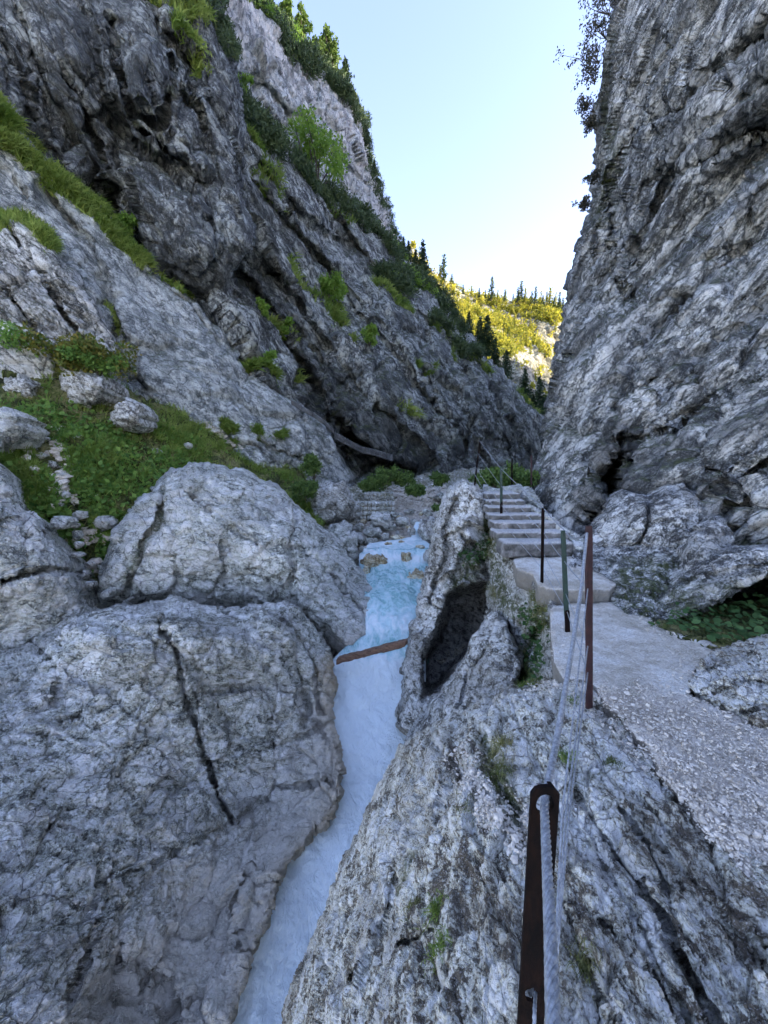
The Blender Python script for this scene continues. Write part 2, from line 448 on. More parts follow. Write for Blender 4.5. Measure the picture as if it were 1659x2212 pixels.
# ------------------------------------------------------------------ materials
M_dark = rock_mat('dark_cliff_limestone', (.045, .048, .055), (.125, .13, .15), (.33, .345, .375), S_=1.15, rot=along(DL), stretch=(1.8, 1, .9), bump=1.0, contrast=1.0, speck=.25, bias=-.02, warm=.5, patch=.55, streak=.5)
M_midc = rock_mat('banded_cliff_limestone', (.04, .044, .05), (.135, .142, .16), (.42, .435, .465), S_=1.25, rot=along(DL), stretch=(2.0, 1, .8), contrast=1.1, warm=.5, speck=.3, patch=.65, streak=.35)
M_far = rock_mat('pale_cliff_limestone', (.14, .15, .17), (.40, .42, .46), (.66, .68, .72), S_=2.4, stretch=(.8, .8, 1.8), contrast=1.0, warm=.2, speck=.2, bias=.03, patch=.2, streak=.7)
M_slab = rock_mat('smooth_slab_limestone', (.09, .10, .11), (.255, .262, .285), (.46, .47, .50), S_=.8, warm=.4, rot=along(DL), stretch=(1.6, 1, .8), bump=.8, contrast=.95, speck=.35, bias=.0, patch=.35, streak=.35)
M_right = rock_mat('right_cliff_limestone', (.05, .052, .06), (.185, .19, .21), (.54, .55, .59), S_=.6, warm=.5, rot=along(DR), stretch=(2.3, 1.1, .8), bump=1.0, contrast=1.15, speck=.35, patch=.6, streak=.45)
M_bould = rock_mat('grey_boulder_limestone', (.11, .115, .135), (.34, .355, .40), (.62, .64, .70), S_=.48, rot=(.1, .3, .2), stretch=(1.4, 1, .8), bump=1.0, contrast=1.0, speck=.45, bias=.02, warm=1.2)
M_front = rock_mat('rough_boulder_limestone', (.065, .067, .078), (.30, .31, .34), (.60, .62, .66), S_=.24, rot=(.1, .3, .4), stretch=(1.4, 1, .8), bump=1.1, contrast=1.0, speck=.5, bias=.02, warm=1.3, patch=.45)
M_near = rock_mat('weathered_ledge_limestone', (.10, .085, .08), (.42, .41, .42), (.74, .74, .75), S_=.16, rot=along(DN), stretch=(1.35, 1, .9), bump=1.1, contrast=1.2, speck=.5)
M_pillar = rock_mat('pitted_pillar_limestone', (.07, .065, .07), (.30, .30, .33), (.68, .69, .73), S_=.24, rot=(.1, .6, .2), stretch=(1.4, 1, .9), bump=1.1, contrast=1.25, speck=.5)
M_base = rock_mat('cliff_foot_limestone', (.05, .05, .055), (.20, .20, .215), (.56, .56, .59), S_=.26, rot=along(DR), stretch=(1.6, 1, .9), bump=1.1, contrast=1.2, speck=.4, patch=.5, warm=.5)
M_stream = rock_mat('tan_stream_limestone', (.12, .085, .05), (.40, .33, .25), (.66, .60, .52), S_=.5, bump=.8, contrast=1.0, speck=.2)
M_soil = rock_mat('gravelly_soil', (.10, .09, .07), (.30, .28, .24), (.60, .58, .54), S_=.3, bump=.9, contrast=1.2, speck=.6)
M_turf = rock_mat('mossy_turf_soil', (.025, .03, .012), (.06, .075, .02), (.16, .15, .08), S_=.8, bump=.8, speck=.05)

def concrete_mat(name, a, b, c):
    m = MB(name); n1 = m.noise(m.pos, 1.6, 6, .6, .5); n2 = m.noise(m.pos, 60, 4, .7); n3 = m.noise(m.pos, 9, 8, .7, .3)
    col = m.ramp(m.math('ADD', m.math('MULTIPLY', n1, .6), m.math('MULTIPLY', n3, .4)), [(.42, a), (.5, b), (.58, c)])
    col = m.mix(m.math('MULTIPLY', m.ramp(n2, [(.35, 1.0), (.5, 0.0)]), .5), col, tuple(k * .5 for k in a))
    col = m.mix(m.math('MULTIPLY', m.ramp(n2, [(.57, 0.0), (.63, 1.0)]), .5), col, tuple(min(.85, k * 1.3) for k in c))
    sx = m.n('ShaderNodeSeparateXYZ'); m.l(m.nrm, sx.inputs[0]); col = m.mix(m.math('MULTIPLY', m.ramp(sx.outputs[2], [(.45, 1.0), (.75, 0.0)]), .8), col, tuple(k * .35 for k in a))     # steep faces darker than level ones
    moss = m.math('MULTIPLY', m.attr('moss'), m.ramp(n3, [(.42, 0.0), (.55, 1.0)])); col = m.mix(moss, col, (.07, .08, .03))
    m.l(col, m.b.inputs['Base Color']); m.b.inputs['Roughness'].default_value = .92
    b1 = m.bump(n3, .05); m.l(m.bump(n2, .008, 1.0, b1), m.b.inputs['Normal']); return m.m
M_path = concrete_mat('worn_path_concrete', (.44, .40, .32), (.62, .58, .50), (.76, .75, .70))
M_step = concrete_mat('step_concrete', (.16, .16, .155), (.32, .32, .33), (.50, .51, .53))
def step_mat():
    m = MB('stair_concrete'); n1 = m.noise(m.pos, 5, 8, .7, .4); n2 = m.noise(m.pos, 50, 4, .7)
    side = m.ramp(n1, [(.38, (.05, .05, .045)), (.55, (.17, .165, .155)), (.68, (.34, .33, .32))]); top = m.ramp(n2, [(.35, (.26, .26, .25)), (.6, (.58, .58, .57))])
    c = m.mix(m.attr('tread_top'), side, top); c = m.mix(m.math('MULTIPLY', m.attr('moss'), m.ramp(n1, [(.45, 0.0), (.55, .8)])), c, (.05, .06, .02))  # paler on the treads, darker on the risers
    m.l(c, m.b.inputs['Base Color']); m.b.inputs['Roughness'].default_value = .92; m.l(m.bump(n1, .05, 1, m.bump(n2, .01)), m.b.inputs['Normal']); return m.m
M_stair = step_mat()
M_gravel = concrete_mat('pale_path_gravel', (.44, .39, .32), (.60, .54, .46), (.74, .69, .61))

def water_mat():
    m = MB('glacial_water'); v = m.map((0, 0, math.radians(12)), (.5, 1.0, .7)); iso = m.map()
    n1 = m.noise(v, 1.8, 8, .62, 1.2); n2 = m.noise(v, 7, 6, .7, .6)
    f = m.math('ADD', m.math('MULTIPLY', n1, .65), m.math('MULTIPLY', n2, .35)); f = m.math('ADD', f, m.math('MULTIPLY', m.attr('foam'), .5))
    c = m.ramp(f, [(.34, (.16, .36, .37)), (.47, (.34, .58, .60)), (.55, (.50, .71, .75)), (.70, (.80, .90, .93))])
    m.l(c, m.b.inputs['Base Color']); m.l(m.ramp(f, [(.4, .12), (.65, .55)]), m.b.inputs['Roughness'])
    m.b.inputs['IOR'].default_value = 1.33
    m.l(m.bump(n2, .05, .8, m.bump(n1, .18, .7)), m.b.inputs['Normal']); return m.m
M_water = water_mat()
M_grass = leaf_mat('grass_blades', (.15, .24, .04), (.37, .45, .12), .4)
M_herb = leaf_mat('herb_leaves', (.08, .18, .035), (.26, .41, .09), .4)
M_dry = leaf_mat('dry_grass_blades', (.10, .13, .03), (.30, .28, .12), .3)
M_shrub = leaf_mat('bright_shrub_leaves', (.14, .27, .04), (.32, .47, .09), .5)
M_pine = leaf_mat('dwarf_pine_needles', (.03, .06, .028), (.12, .17, .07), .2)
M_spruce = leaf_mat('spruce_needles', (.02, .045, .02), (.06, .10, .035), .15)
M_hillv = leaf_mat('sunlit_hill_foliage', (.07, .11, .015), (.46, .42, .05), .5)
M_redl = leaf_mat('cliff_edge_leaves', (.07, .075, .05), (.16, .15, .13), .5)
M_bark = plain_mat('bark', (.05, .04, .03), (.12, .10, .08), 12, .9)
M_rust = plain_mat('rusty_iron', (.003, .0022, .0022), (.013, .006, .004), 48, .85, 0, .002, (1, 1, 2.5), .38, .70, 6, .12)
M_redp = plain_mat('dark_red_painted_iron', (.016, .004, .006), (.034, .009, .009), 30, .6, 0, .001)
M_green = plain_mat('dark_green_painted_iron', (.006, .025, .017), (.010, .038, .026), 22, .5, 0, .001)
M_cable = plain_mat('galvanised_wire', (.24, .26, .28), (.44, .47, .50), 90, .42, .45, .0006)
M_wood = plain_mat('wet_timber', (.07, .035, .02), (.27, .16, .10), 14, .75, 0, .02, (3, .6, .4), .35, .68)
M_lichen_conc = concrete_mat('walkway_concrete', (.14, .145, .145), (.32, .33, .33), (.52, .53, .53))

# ------------------------------------------------------------------ setting: base ground, unseen mountain mass added on the right to block the sun
def sheet(name, z, mat, size=900):
    x = np.array([[-size, -size, z], [size, -size, z], [size, size, z], [-size, size, z]], float)
    return tag(mesh_obj(name, x, np.array([[0, 1, 2, 3]]), mat), kind='structure')
sheet('ground', -8.0, M_soil)

def shade_massif(name, ring, z0, z1, mat, seed, lean=.12):
    """unseen mountain body added above and behind a cliff to block the sun: a ring of base points, drawn in towards the top"""
    ring = np.array(ring, float); n = len(ring); H = 26; dens = []
    for k in range(n):
        a, b = ring[k], ring[(k + 1) % n]; m = max(2, int(np.linalg.norm(b - a) / 3))
        for j in range(m): dens.append(a + (b - a) * j / m)
    dens = np.array(dens); m = len(dens); c = dens.mean(0); co = []
    for h in range(H + 1):
        t = h / H; p = dens + (c - dens) * lean * t
        co.append(np.concatenate([p, np.full((m, 1), z0 + (z1 - z0) * t)], 1))
    co = np.concatenate(co + [np.array([[c[0], c[1], z1 + 6]])]).astype(np.float32)
    co[:, :2] += 4.0 * np.stack([fbm(co / 18, 4, seed), fbm(co / 18 + 40, 4, seed)], -1)
    i = np.arange(m); j = (i + 1) % m; q = np.concatenate([np.stack([i + h * m, j + h * m, j + (h + 1) * m, i + (h + 1) * m], -1) for h in range(H)])
    cap = np.stack([i + H * m, j + H * m, np.full(m, (H + 1) * m)], -1)
    return tag(mesh_obj(name, co, [q, cap], mat, attrs={k: np.zeros(len(co)) for k in ('moss', 'stain', 'pale')}), kind='structure')
shade_massif('mountain', [(16, -20), (16, 4), (30, 22), (56, 48), (92, 74), (118, 122), (172, 215), (240, 215), (240, -20)], -8, 86, M_right, 3)  # unseen, added and sized to keep the gorge out of the sun

M_hillrock = rock_mat('hill_limestone', (.05, .05, .04), (.13, .12, .10), (.26, .26, .26), S_=9, bump=.8)
# ------------------------------------------------------------------ far sunlit hill
relief('hill', [(880, 520), (930, 585), (965, 607), (1000, 632), (1060, 640), (1120, 648), (1170, 655), (1230, 668), (1300, 700), (1300, 960), (1040, 960), (930, 760)],
       [(900, 560, 'y', 330), (1000, 640, 'y', 330), (1120, 650, 'y', 350), (1240, 670, 'y', 350), (1000, 740, 'y', 230), (1120, 740, 'y', 262), (1200, 700, 'y', 300), (1200, 745, 'y', 290),
        (1110, 775, 'y', 200), (1190, 800, 'y', 240), (1150, 860, 'y', 165), (1100, 900, 'y', 130), (1240, 900, 'y', 180), (1040, 800, 'y', 190)],
       M_hillrock, step=2.4, edge=(8, 6), back=(0, 120, -60), rock=14, rock_amp=.16, seed=11, jagg=.04, kind='structure')

# ------------------------------------------------------------------ left mountain, farthest wall first
NL = frame((.75, -.25, .62), (3, 2, 1))      # beds of the left wall dip down the valley
lm = lambda u, v, co, n: np.clip((n[:, 2] - .42) * 1.6, 0, .8)
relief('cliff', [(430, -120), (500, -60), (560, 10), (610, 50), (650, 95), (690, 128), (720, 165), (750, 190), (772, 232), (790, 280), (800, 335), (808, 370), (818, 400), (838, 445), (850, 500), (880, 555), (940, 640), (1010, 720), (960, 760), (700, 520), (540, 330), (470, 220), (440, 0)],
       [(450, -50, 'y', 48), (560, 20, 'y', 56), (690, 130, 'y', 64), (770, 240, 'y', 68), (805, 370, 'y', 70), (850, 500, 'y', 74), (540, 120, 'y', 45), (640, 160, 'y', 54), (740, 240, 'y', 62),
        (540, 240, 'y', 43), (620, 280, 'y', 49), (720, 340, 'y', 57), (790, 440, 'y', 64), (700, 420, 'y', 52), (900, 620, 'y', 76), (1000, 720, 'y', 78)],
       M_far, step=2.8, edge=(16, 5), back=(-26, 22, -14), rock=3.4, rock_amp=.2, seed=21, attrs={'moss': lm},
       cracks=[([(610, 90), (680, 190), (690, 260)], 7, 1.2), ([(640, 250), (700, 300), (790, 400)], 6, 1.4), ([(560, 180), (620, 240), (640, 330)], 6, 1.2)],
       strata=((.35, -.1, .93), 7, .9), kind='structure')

laps_c = [([(540, 470), (590, 560), (650, 640), (700, 720), (770, 800), (860, 900), (890, 935)], 120, 2.6, 1),
          ([(545, 600), (600, 660), (640, 740), (700, 830), (720, 900), (740, 960)], 90, 2.6, 1),
          ([(600, 440), (680, 520), (760, 640), (830, 720), (900, 800), (960, 890)], 90, 2.4, 1),
          ([(700, 560), (780, 640), (860, 730), (940, 860)], 60, 1.6, 1),
          ([(760, 500), (840, 600), (930, 720), (1000, 850), (1040, 960)], 80, 3.0, 1),
          ([(860, 620), (950, 700), (1040, 820), (1090, 940)], 70, 2.8, 1),
          ([(980, 700), (1060, 800), (1110, 900), (1130, 1010)], 60, 3.0, 1),
          ([(540, 330), (600, 400), (690, 470), (760, 520)], 60, 1.8, 1)]
relief('cliff', [(430, 80), (500, 150), (528, 215), (560, 262), (600, 300), (640, 350), (690, 400), (735, 425), (780, 460), (820, 500), (858, 545), (905, 600), (935, 628), (968, 665), (1005, 715), (1045, 765), (1085, 800), (1115, 830), (1150, 880), (1182, 915), (1200, 1000), (1190, 1090), (1100, 1110), (760, 1110), (600, 960), (430, 620)],
       [(540, 240, 'y', 38), (540, 400, 'y', 31), (700, 400, 'y', 49), (850, 540, 'y', 62), (1000, 710, 'y', 70), (1175, 910, 'y', 76), (480, 560, 'y', 25), (560, 700, 'y', 24), (640, 560, 'y', 33),
        (660, 860, 'y', 25.5), (760, 900, 'y', 27), (770, 1040, 'y', 25.5), (760, 760, 'y', 33), (900, 1020, 'y', 31), (900, 860, 'y', 35), (1000, 1020, 'y', 36), (1000, 850, 'y', 44),
        (1130, 1030, 'y', 50), (1080, 860, 'y', 56), (880, 680, 'y', 46), (700, 640, 'y', 36), (1190, 1000, 'y', 64)],
       M_midc, step=2.6, edge=(14, 4), back=(-22, 26, -10), rock=3.0, rock_amp=.3, seed=22, laps=laps_c, attrs={'moss': lm, 'wet_shade': lambda u, v, co, n: .95 * np.clip(1.5 - segdist(u, v, [(690, 830), (745, 900), (820, 965), (880, 1000)])[0] / 48, 0, 1) + .95 * np.clip(1.4 - segdist(u, v, [(760, 985), (850, 1015)])[0] / 34, 0, 1) + .6 * np.clip(1.3 - segdist(u, v, [(545, 620), (600, 690), (680, 790)])[0] / 34, 0, 1) + .6 * np.clip(1.2 - segdist(u, v, [(990, 930), (1000, 1010)])[0] / 16, 0, 1)},  # damp black rock face; shade under the walkway and in the notch painted in
       pits=[([(725, 925), (760, 935), (830, 975), (905, 1010), (900, 1035), (770, 1045), (735, 985)], 12, 5.5),
             ([(700, 880), (740, 900), (800, 960), (850, 985), (800, 985), (735, 945)], 10, 3.0), ([(985, 940), (1005, 945), (1012, 1030), (990, 1035)], 9, 3.0)],
       cracks=[([(930, 700), (900, 780), (960, 860)], 4, 1.5), ([(1010, 800), (1030, 880), (1000, 960)], 4, 1.5), ([(640, 700), (700, 790), (760, 850)], 4, 1.0)],
       strata=((.80, -.1, .58), 4.2, .7), fr=NL, kind='structure')

# upper dark bulge that overhangs at the left
relief('cliff', [(-350, -350), (480, -350), (468, -40), (480, 60), (505, 130), (524, 200), (527, 300), (521, 398), (528, 440), (548, 480), (550, 525), (535, 560), (505, 585), (500, 625), (520, 655), (500, 690), (470, 668), (440, 640), (380, 620), (320, 585), (270, 560), (180, 520), (60, 420), (-350, 300)],
       [(-200, -200, 'y', 24), (200, -200, 'y', 28), (470, -200, 'y', 32), (480, 60, 'y', 27), (522, 300, 'y', 26), (545, 500, 'y', 23.5), (500, 620, 'y', 23), (400, 560, 'y', 20.5), (430, 480, 'y', 20.6),
        (300, 180, 'y', 20.5), (420, 260, 'y', 22), (150, 60, 'y', 20.5), (0, 60, 'y', 19), (330, 420, 'y', 20.5), (200, 330, 'y', 20.5), (100, 260, 'y', 19.8), (0, 180, 'y', 18.5), (300, 560, 'y', 21.5), (100, 440, 'y', 19.5), (-300, 100, 'y', 16)],
       M_dark, step=3.0, edge=(30, 3.5), back=(-14, 16, 4), rock=3.4, rock_amp=.2, seed=23, attrs={'moss': lm},
       laps=[([(180, -50), (210, 60), (230, 200), (290, 290), (370, 340), (430, 372)], 90, 1.7, 1), ([(270, 280), (300, 400), (330, 500), (370, 600)], 90, 1.4, 1),
             ([(350, -20), (360, 60), (430, 130), (440, 220), (470, 330), (500, 430)], 60, 1.2, 1), ([(60, 40), (90, 150), (160, 260), (220, 360), (290, 500)], 80, 1.1, 1),
             ([(430, 372), (470, 420), (480, 500), (470, 600)], 60, .9, 1), ([(-50, -30), (20, 100), (90, 260), (180, 420)], 70, .8, 1)],
       cracks=[([(300, 278), (360, 330), (425, 372)], 5, .8), ([(240, 40), (250, 130), (285, 250), (345, 268), (365, 200)], 5, .8), ([(365, 120), (385, 190), (430, 250), (445, 330)], 4, .7), ([(405, 620), (415, 540), (440, 490), (480, 430)], 3, .5), ([(110, 120), (180, 230), (240, 380), (270, 540)], 6, .9)],
       pits=[([(300, 60), (355, 70), (370, 170), (340, 260), (260, 240), (245, 130)], 60, -.9), ([(430, 480), (520, 500), (500, 560), (410, 620), (330, 590), (390, 520)], 70, -.6)],
       fr=frame((.9, -.3, .3), (1.3, 1.9, 1)), kind='structure')

# pale slab below the grassy ledge
relief('cliff', [(-350, -40), (-100, 130), (0, 222), (60, 290), (110, 360), (165, 402), (215, 440), (262, 490), (300, 540), (330, 590), (385, 618), (440, 660), (500, 745), (560, 800), (640, 868), (700, 915), (735, 970), (765, 1030), (782, 1100), (600, 1120), (300, 1000), (-350, 950)],
       [(-300, 0, 'y', 14), (0, 240, 'y', 17.3), (160, 400, 'y', 18.6), (300, 545, 'y', 19.6), (440, 665, 'y', 21), (560, 800, 'y', 22.3), (700, 915, 'y', 24), (770, 1040, 'y', 24.2), (0, 500, 'y', 15.6), (0, 740, 'y', 14.2),
        (180, 600, 'y', 16.6), (250, 800, 'y', 16.2), (330, 870, 'y', 17), (450, 800, 'y', 18.8), (500, 930, 'y', 18.6), (640, 1010, 'y', 20.8), (700, 1090, 'y', 21.5), (620, 930, 'y', 21), (-300, 600, 'y', 13)],
       M_slab, step=3.0, edge=(14, 1.6), back=(-10, 14, -4), rock=1.5, rock_amp=.15, seed=24, attrs={'moss': lm},
       laps=[([(130, 420), (210, 520), (260, 640), (280, 740), (330, 850)], 70, .9, 1), ([(420, 660), (480, 760), (570, 830), (640, 900)], 40, .8, -1), ([(500, 940), (560, 960), (600, 1010)], 30, .8, 1), ([(640, 880), (655, 960), (690, 1030)], 30, 1.0, -1)],
       cracks=[([(330, 590), (400, 650), (470, 740)], 4, .5), ([(250, 700), (240, 760), (330, 850)], 4, .4), ([(560, 950), (600, 975), (650, 985)], 4, .6), ([(-50, 420), (60, 500), (160, 640), (250, 780)], 4, .6)],
       strata=((.6, -.55, .58), 2.0, .25), fr=frame((.6, -.5, .6), (2.6, 1.6, 1)), kind='structure')
relief('cliff', [(-350, 430), (-60, 470), (40, 472), (95, 492), (120, 540), (165, 590), (205, 640), (245, 720), (262, 790), (200, 830), (-350, 860)],
       [(0, 480, 'y', 14.4), (100, 520, 'y', 14.8), (200, 650, 'y', 15), (240, 760, 'y', 14.8), (0, 650, 'y', 13), (100, 720, 'y', 13.2), (0, 780, 'y', 12.6), (180, 800, 'y', 14), (-300, 650, 'y', 11.5)],
       rock_mat('crumpled_crag_limestone', (.06, .06, .07), (.24, .24, .27), (.58, .58, .63), S_=.9, rot=(0, .9, .3), stretch=(1.8, 1, .7), contrast=1.2), step=3.0, edge=(22, 1.2), back=(-4, 8, -2), rock=1.1, rock_amp=.2, seed=25,
       attrs={'moss': lm}, cracks=[([(30, 500), (110, 620), (190, 760)], 4, .5), ([(0, 600), (60, 680), (120, 790)], 4, .4)], fr=frame((.7, -.4, .6), (2, 1.4, 1)), kind='structure')

# ------------------------------------------------------------------ valley floor and grassy slope
def talus_only(u, v): return None
relief('terrain', [(600, 1010), (700, 1030), (770, 1045), (860, 1035), (930, 1022), (1000, 1012), (1100, 1012), (1200, 1000), (1240, 1300), (1000, 1420), (700, 1420), (600, 1200)],
       [(700, 1050, 'y', 22.5), (800, 1045, 'y', 25.5), (900, 1030, 'y', 29), (1000, 1018, 'y', 34), (1150, 1008, 'y', 40), (800, 1130, 'y', 18.5), (900, 1080, 'y', 23), (815, 1122, 'y', 19.3), (815, 1090, 'y', 21.6), (940, 1140, 'y', 18.5), (1020, 1060, 'y', 24), (1140, 1040, 'y', 22),
        (860, 1170, 'y', 17.0), (800, 1250, 'y', 13.6), (900, 1300, 'y', 11.6), (1000, 1300, 'y', 11.6), (1100, 1200, 'y', 12), (800, 1400, 'y', 9.6), (650, 1300, 'y', 12), (1200, 1200, 'y', 12)],
       rock_mat('scree_limestone', (.10, .09, .08), (.36, .34, .32), (.64, .62, .60), S_=.45, contrast=1.2), step=3.0, edge=None, back=(0, 0, -3), rock=.7, rock_amp=.22, seed=31, attrs={'moss': lambda u, v, co, n: .6 * (v < 1080)}, kind='structure')

G_OUT = [(-350, 640), (-50, 738), (0, 742), (60, 738), (130, 735), (195, 762), (232, 805), (285, 845), (330, 862), (400, 888), (455, 918), (500, 950), (540, 985), (590, 1010), (640, 1012), (690, 1050), (720, 1100), (650, 1190), (400, 1300), (200, 1420), (-350, 1420)]
relief('terrain', G_OUT,
       [(0, 745, 'y', 13.6), (-300, 700, 'y', 11), (130, 745, 'y', 14.2), (230, 805, 'y', 15.2), (330, 865, 'y', 16.6), (455, 920, 'y', 18.2), (560, 990, 'y', 19.6), (640, 1015, 'y', 20.6), (700, 1060, 'y', 20.5),
        (0, 850, 'y', 11.8), (150, 880, 'y', 12.6), (300, 950, 'y', 13.8), (450, 1000, 'y', 15.8), (560, 1060, 'y', 16.8), (650, 1130, 'y', 15.5), (0, 1000, 'y', 9.8), (150, 1050, 'y', 10.4), (300, 1080, 'y', 11.6), (200, 1200, 'y', 10.2), (100, 1350, 'y', 8.9), (400, 1250, 'y', 12), (-300, 1100, 'y', 8)],
       M_turf, step=3.2, edge=(10, .3), back=(-1, 4, -5), rock=1.4, rock_amp=.12, seed=32, strata=None,
       attrs={"pale": lambda u, v, co, n: 0 * np.clip(1.5 - segdist(u, v, [(90, 950), (120, 1020), (165, 1100), (190, 1170), (215, 1290)])[0] / 30, 0, 1) + np.clip(1.1 - segdist(u, v, [(460, 915), (520, 960), (590, 1000)])[0] / 16, 0, 1)}, kind='structure')
TURF = REL['terrain'][-1]

# ------------------------------------------------------------------ right mountain wall
lapr = [([(1205, 880), (1240, 810), (1300, 738), (1345, 690), (1400, 640), (1470, 560), (1540, 480), (1640, 380), (1760, 230)], 140, 2.4, -1),
        ([(1300, 1000), (1340, 900), (1400, 800), (1470, 700), (1560, 600), (1700, 470)], 100, 1.3, -1), ([(1380, 990), (1440, 900), (1530, 790), (1640, 690), (1760, 600)], 70, .8, -1),
        ([(1420, 270), (1500, 240), (1560, 180), (1640, 110), (1720, 60)], 60, 1.2, -1), ([(1440, 420), (1500, 330), (1600, 240), (1700, 170)], 60, 1.0, -1),
        ([(1250, 640), (1330, 540), (1390, 470), (1420, 400)], 60, 1.4, -1), ([(1380, 620), (1420, 480), (1500, 380), (1620, 300)], 70, 1.1, -1),
        ([(1230, 760), (1290, 640), (1360, 560)], 60, 1.5, -1), ([(1330, 640), (1380, 400), (1400, 250), (1450, 120)], 70, 1.2, -1),
        ([(1540, 1000), (1600, 850), (1659, 760)], 70, .5, -1)]
relief('cliff', [(1140, 1075), (1148, 1030), (1158, 1005), (1170, 965), (1176, 900), (1188, 830), (1196, 780), (1213, 715), (1216, 660), (1228, 590), (1240, 555), (1250, 505), (1266, 470), (1270, 420), (1282, 372), (1284, 300), (1276, 250), (1292, 190), (1300, 110), (1312, 50), (1322, -40), (1360, -250), (2150, -420), (2150, 1500), (1560, 1420), (1400, 1360), (1280, 1290), (1200, 1130)],
       [(1155, 1040, 'y', 11.0), (1178, 900, 'y', 14.5), (1200, 1090, 'y', 9.0), (1240, 1130, 'y', 7.7), (1300, 1190, 'y', 6.9), (1400, 1120, 'y', 6.6), (1500, 1100, 'y', 6.0), (1659, 1100, 'y', 5.0), (1659, 1350, 'y', 5.2), (1560, 1300, 'y', 5.6), (1450, 1250, 'y', 5.9), (2050, 1200, 'y', 3.6),
        (1235, 860, 'y', 11.5), (1300, 780, 'y', 11.0), (1225, 640, 'y', 22), (1245, 550, 'y', 23), (1272, 450, 'y', 23), (1287, 300, 'y', 23), (1305, 100, 'y', 23), (1330, -50, 'y', 24), (1400, 600, 'y', 12.5), (1500, 420, 'y', 12),
        (1400, 300, 'y', 16.5), (1460, 0, 'y', 16.5), (1600, 320, 'y', 10.5), (1659, 0, 'y', 11.5), (2050, -300, 'y', 10), (1659, 600, 'y', 8.2), (1500, 800, 'y', 8.4), (1400, 860, 'y', 8.8), (1659, 850, 'y', 6.4), (1400, 960, 'y', 7.8), (1280, 960, 'y', 9.0), (2050, 600, 'y', 5.6)],
       M_right, step=3.0, edge=(18, 2.0), back=(14, 8, 1), rock=1.8, rock_amp=.21, seed=41, laps=lapr, attrs={'moss': lambda u, v, co, n: np.clip(.9 - segdist(u, v, [(1310, 60), (1290, 200), (1330, 330), (1290, 470)])[0] / 40, 0, 1) * .7 + np.clip((v - 1180) / 60, 0, .8) + lm(u, v, co, n), 'wet_shade': lambda u, v, co, n: .9 * np.clip(1.3 - segdist(u, v, [(1345, 950), (1325, 1050), (1280, 1130)])[0] / 36, 0, 1) + .4 * np.clip(1.2 - segdist(u, v, [(1520, 800), (1480, 900)])[0] / 40, 0, 1)},  # shade of the cleft and the notch painted into the rock colour
       pits=[([(1345, 930), (1352, 985), (1345, 1060), (1320, 1100), (1290, 1150), (1262, 1140), (1282, 1090), (1285, 1020), (1318, 980)], 14, 3.6),
             ([(1500, 800), (1530, 800), (1520, 900), (1470, 960), (1440, 940), (1490, 870)], 18, .7),
             ([(1490, 1240), (1700, 1200), (1800, 1400), (1520, 1380)], 60, 1.2)],
       cracks=[([(1518, 785), (1505, 850), (1440, 925), (1350, 960)], 7, .8), ([(1420, 880), (1380, 950), (1350, 1040)], 4, .5), ([(1330, 880), (1400, 840), (1450, 760)], 4, .5), ([(1560, 1110), (1600, 1030), (1659, 990)], 5, .4),
               ([(1350, 640), (1300, 560), (1320, 440), (1350, 300)], 4, .7)],
       strata=((-.35, -.75, -.4), 1.2, .17), fr=frame2(DR, (-.8, -.35, .3), (2.2, 1.2, .9)), kind='structure')

# ------------------------------------------------------------------ water
W_OUT = [(380, 2400), (480, 2120), (560, 1950), (600, 1800), (640, 1700), (660, 1560), (680, 1460), (740, 1400), (790, 1370), (790, 1300), (780, 1240), (775, 1195), (790, 1184), (925, 1184), (950, 1230), (950, 1300), (920, 1380), (920, 1620), (920, 1750), (760, 2400)]
fall = lambda u, v: np.exp(-((v - 1205) / 14) ** 2) * .45 + np.clip((v - 1395) / 60, 0, 1) * .7 + .3 * np.exp(-((v - 1345) / 30) ** 2)
def water(name, out, ctrl, seed, step=3, fb=.12, fo=None):
    o, r = relief(name, out, ctrl, M_water, step=step, edge=None, back=(0, 0, -2.5), shrink=.1, rock=0, fb=fb, seed=seed, jagg=0)
    me = o.data; n = len(me.vertices); u, v, co, nn = r
    a = np.zeros(n, np.float32); a[:len(u)] = np.clip(fo(u, v), 0, 1); at = me.attributes.new('foam', 'FLOAT', 'POINT'); at.data.foreach_set('value', a)
    return tag(o, kind='structure')
water('water', W_OUT, [(400, 2380, 'z', -6.1), (650, 2380, 'z', -6.1), (540, 2212, 'z', -5.95), (620, 1900, 'z', -5.75), (760, 1900, 'z', -5.75), (700, 1650, 'z', -5.45), (820, 1650, 'z', -5.45), (790, 1560, 'z', -5.25), (760, 1480, 'z', -4.95), (860, 1470, 'z', -4.85),
                   (740, 1420, 'z', -4.6), (850, 1400, 'z', -4.45), (860, 1350, 'z', -4.05), (880, 1310, 'z', -3.85), (820, 1300, 'z', -3.85), (840, 1255, 'z', -3.72), (900, 1255, 'z', -3.72), (860, 1228, 'y', 12.5), (930, 1228, 'y', 12.5), (800, 1230, 'y', 12.8), (880, 1190, 'y', 13.6), (800, 1186, 'y', 13.9), (925, 1186, 'y', 13.7)], 51, fo=fall)
water('water', [(788, 1181), (800, 1172), (850, 1166), (888, 1160), (893, 1140), (898, 1126), (908, 1128), (912, 1145), (915, 1165), (935, 1180), (935, 1188), (780, 1188)],
      [(800, 1186, 'y', 13.9), (920, 1186, 'y', 13.9), (860, 1180, 'y', 14.6), (880, 1166, 'y', 15.2), (905, 1150, 'y', 16.4), (903, 1128, 'y', 17.2), (800, 1172, 'y', 15.2)], 52, step=1.6, fb=.05, fo=lambda u, v: .3 + 0 * u)

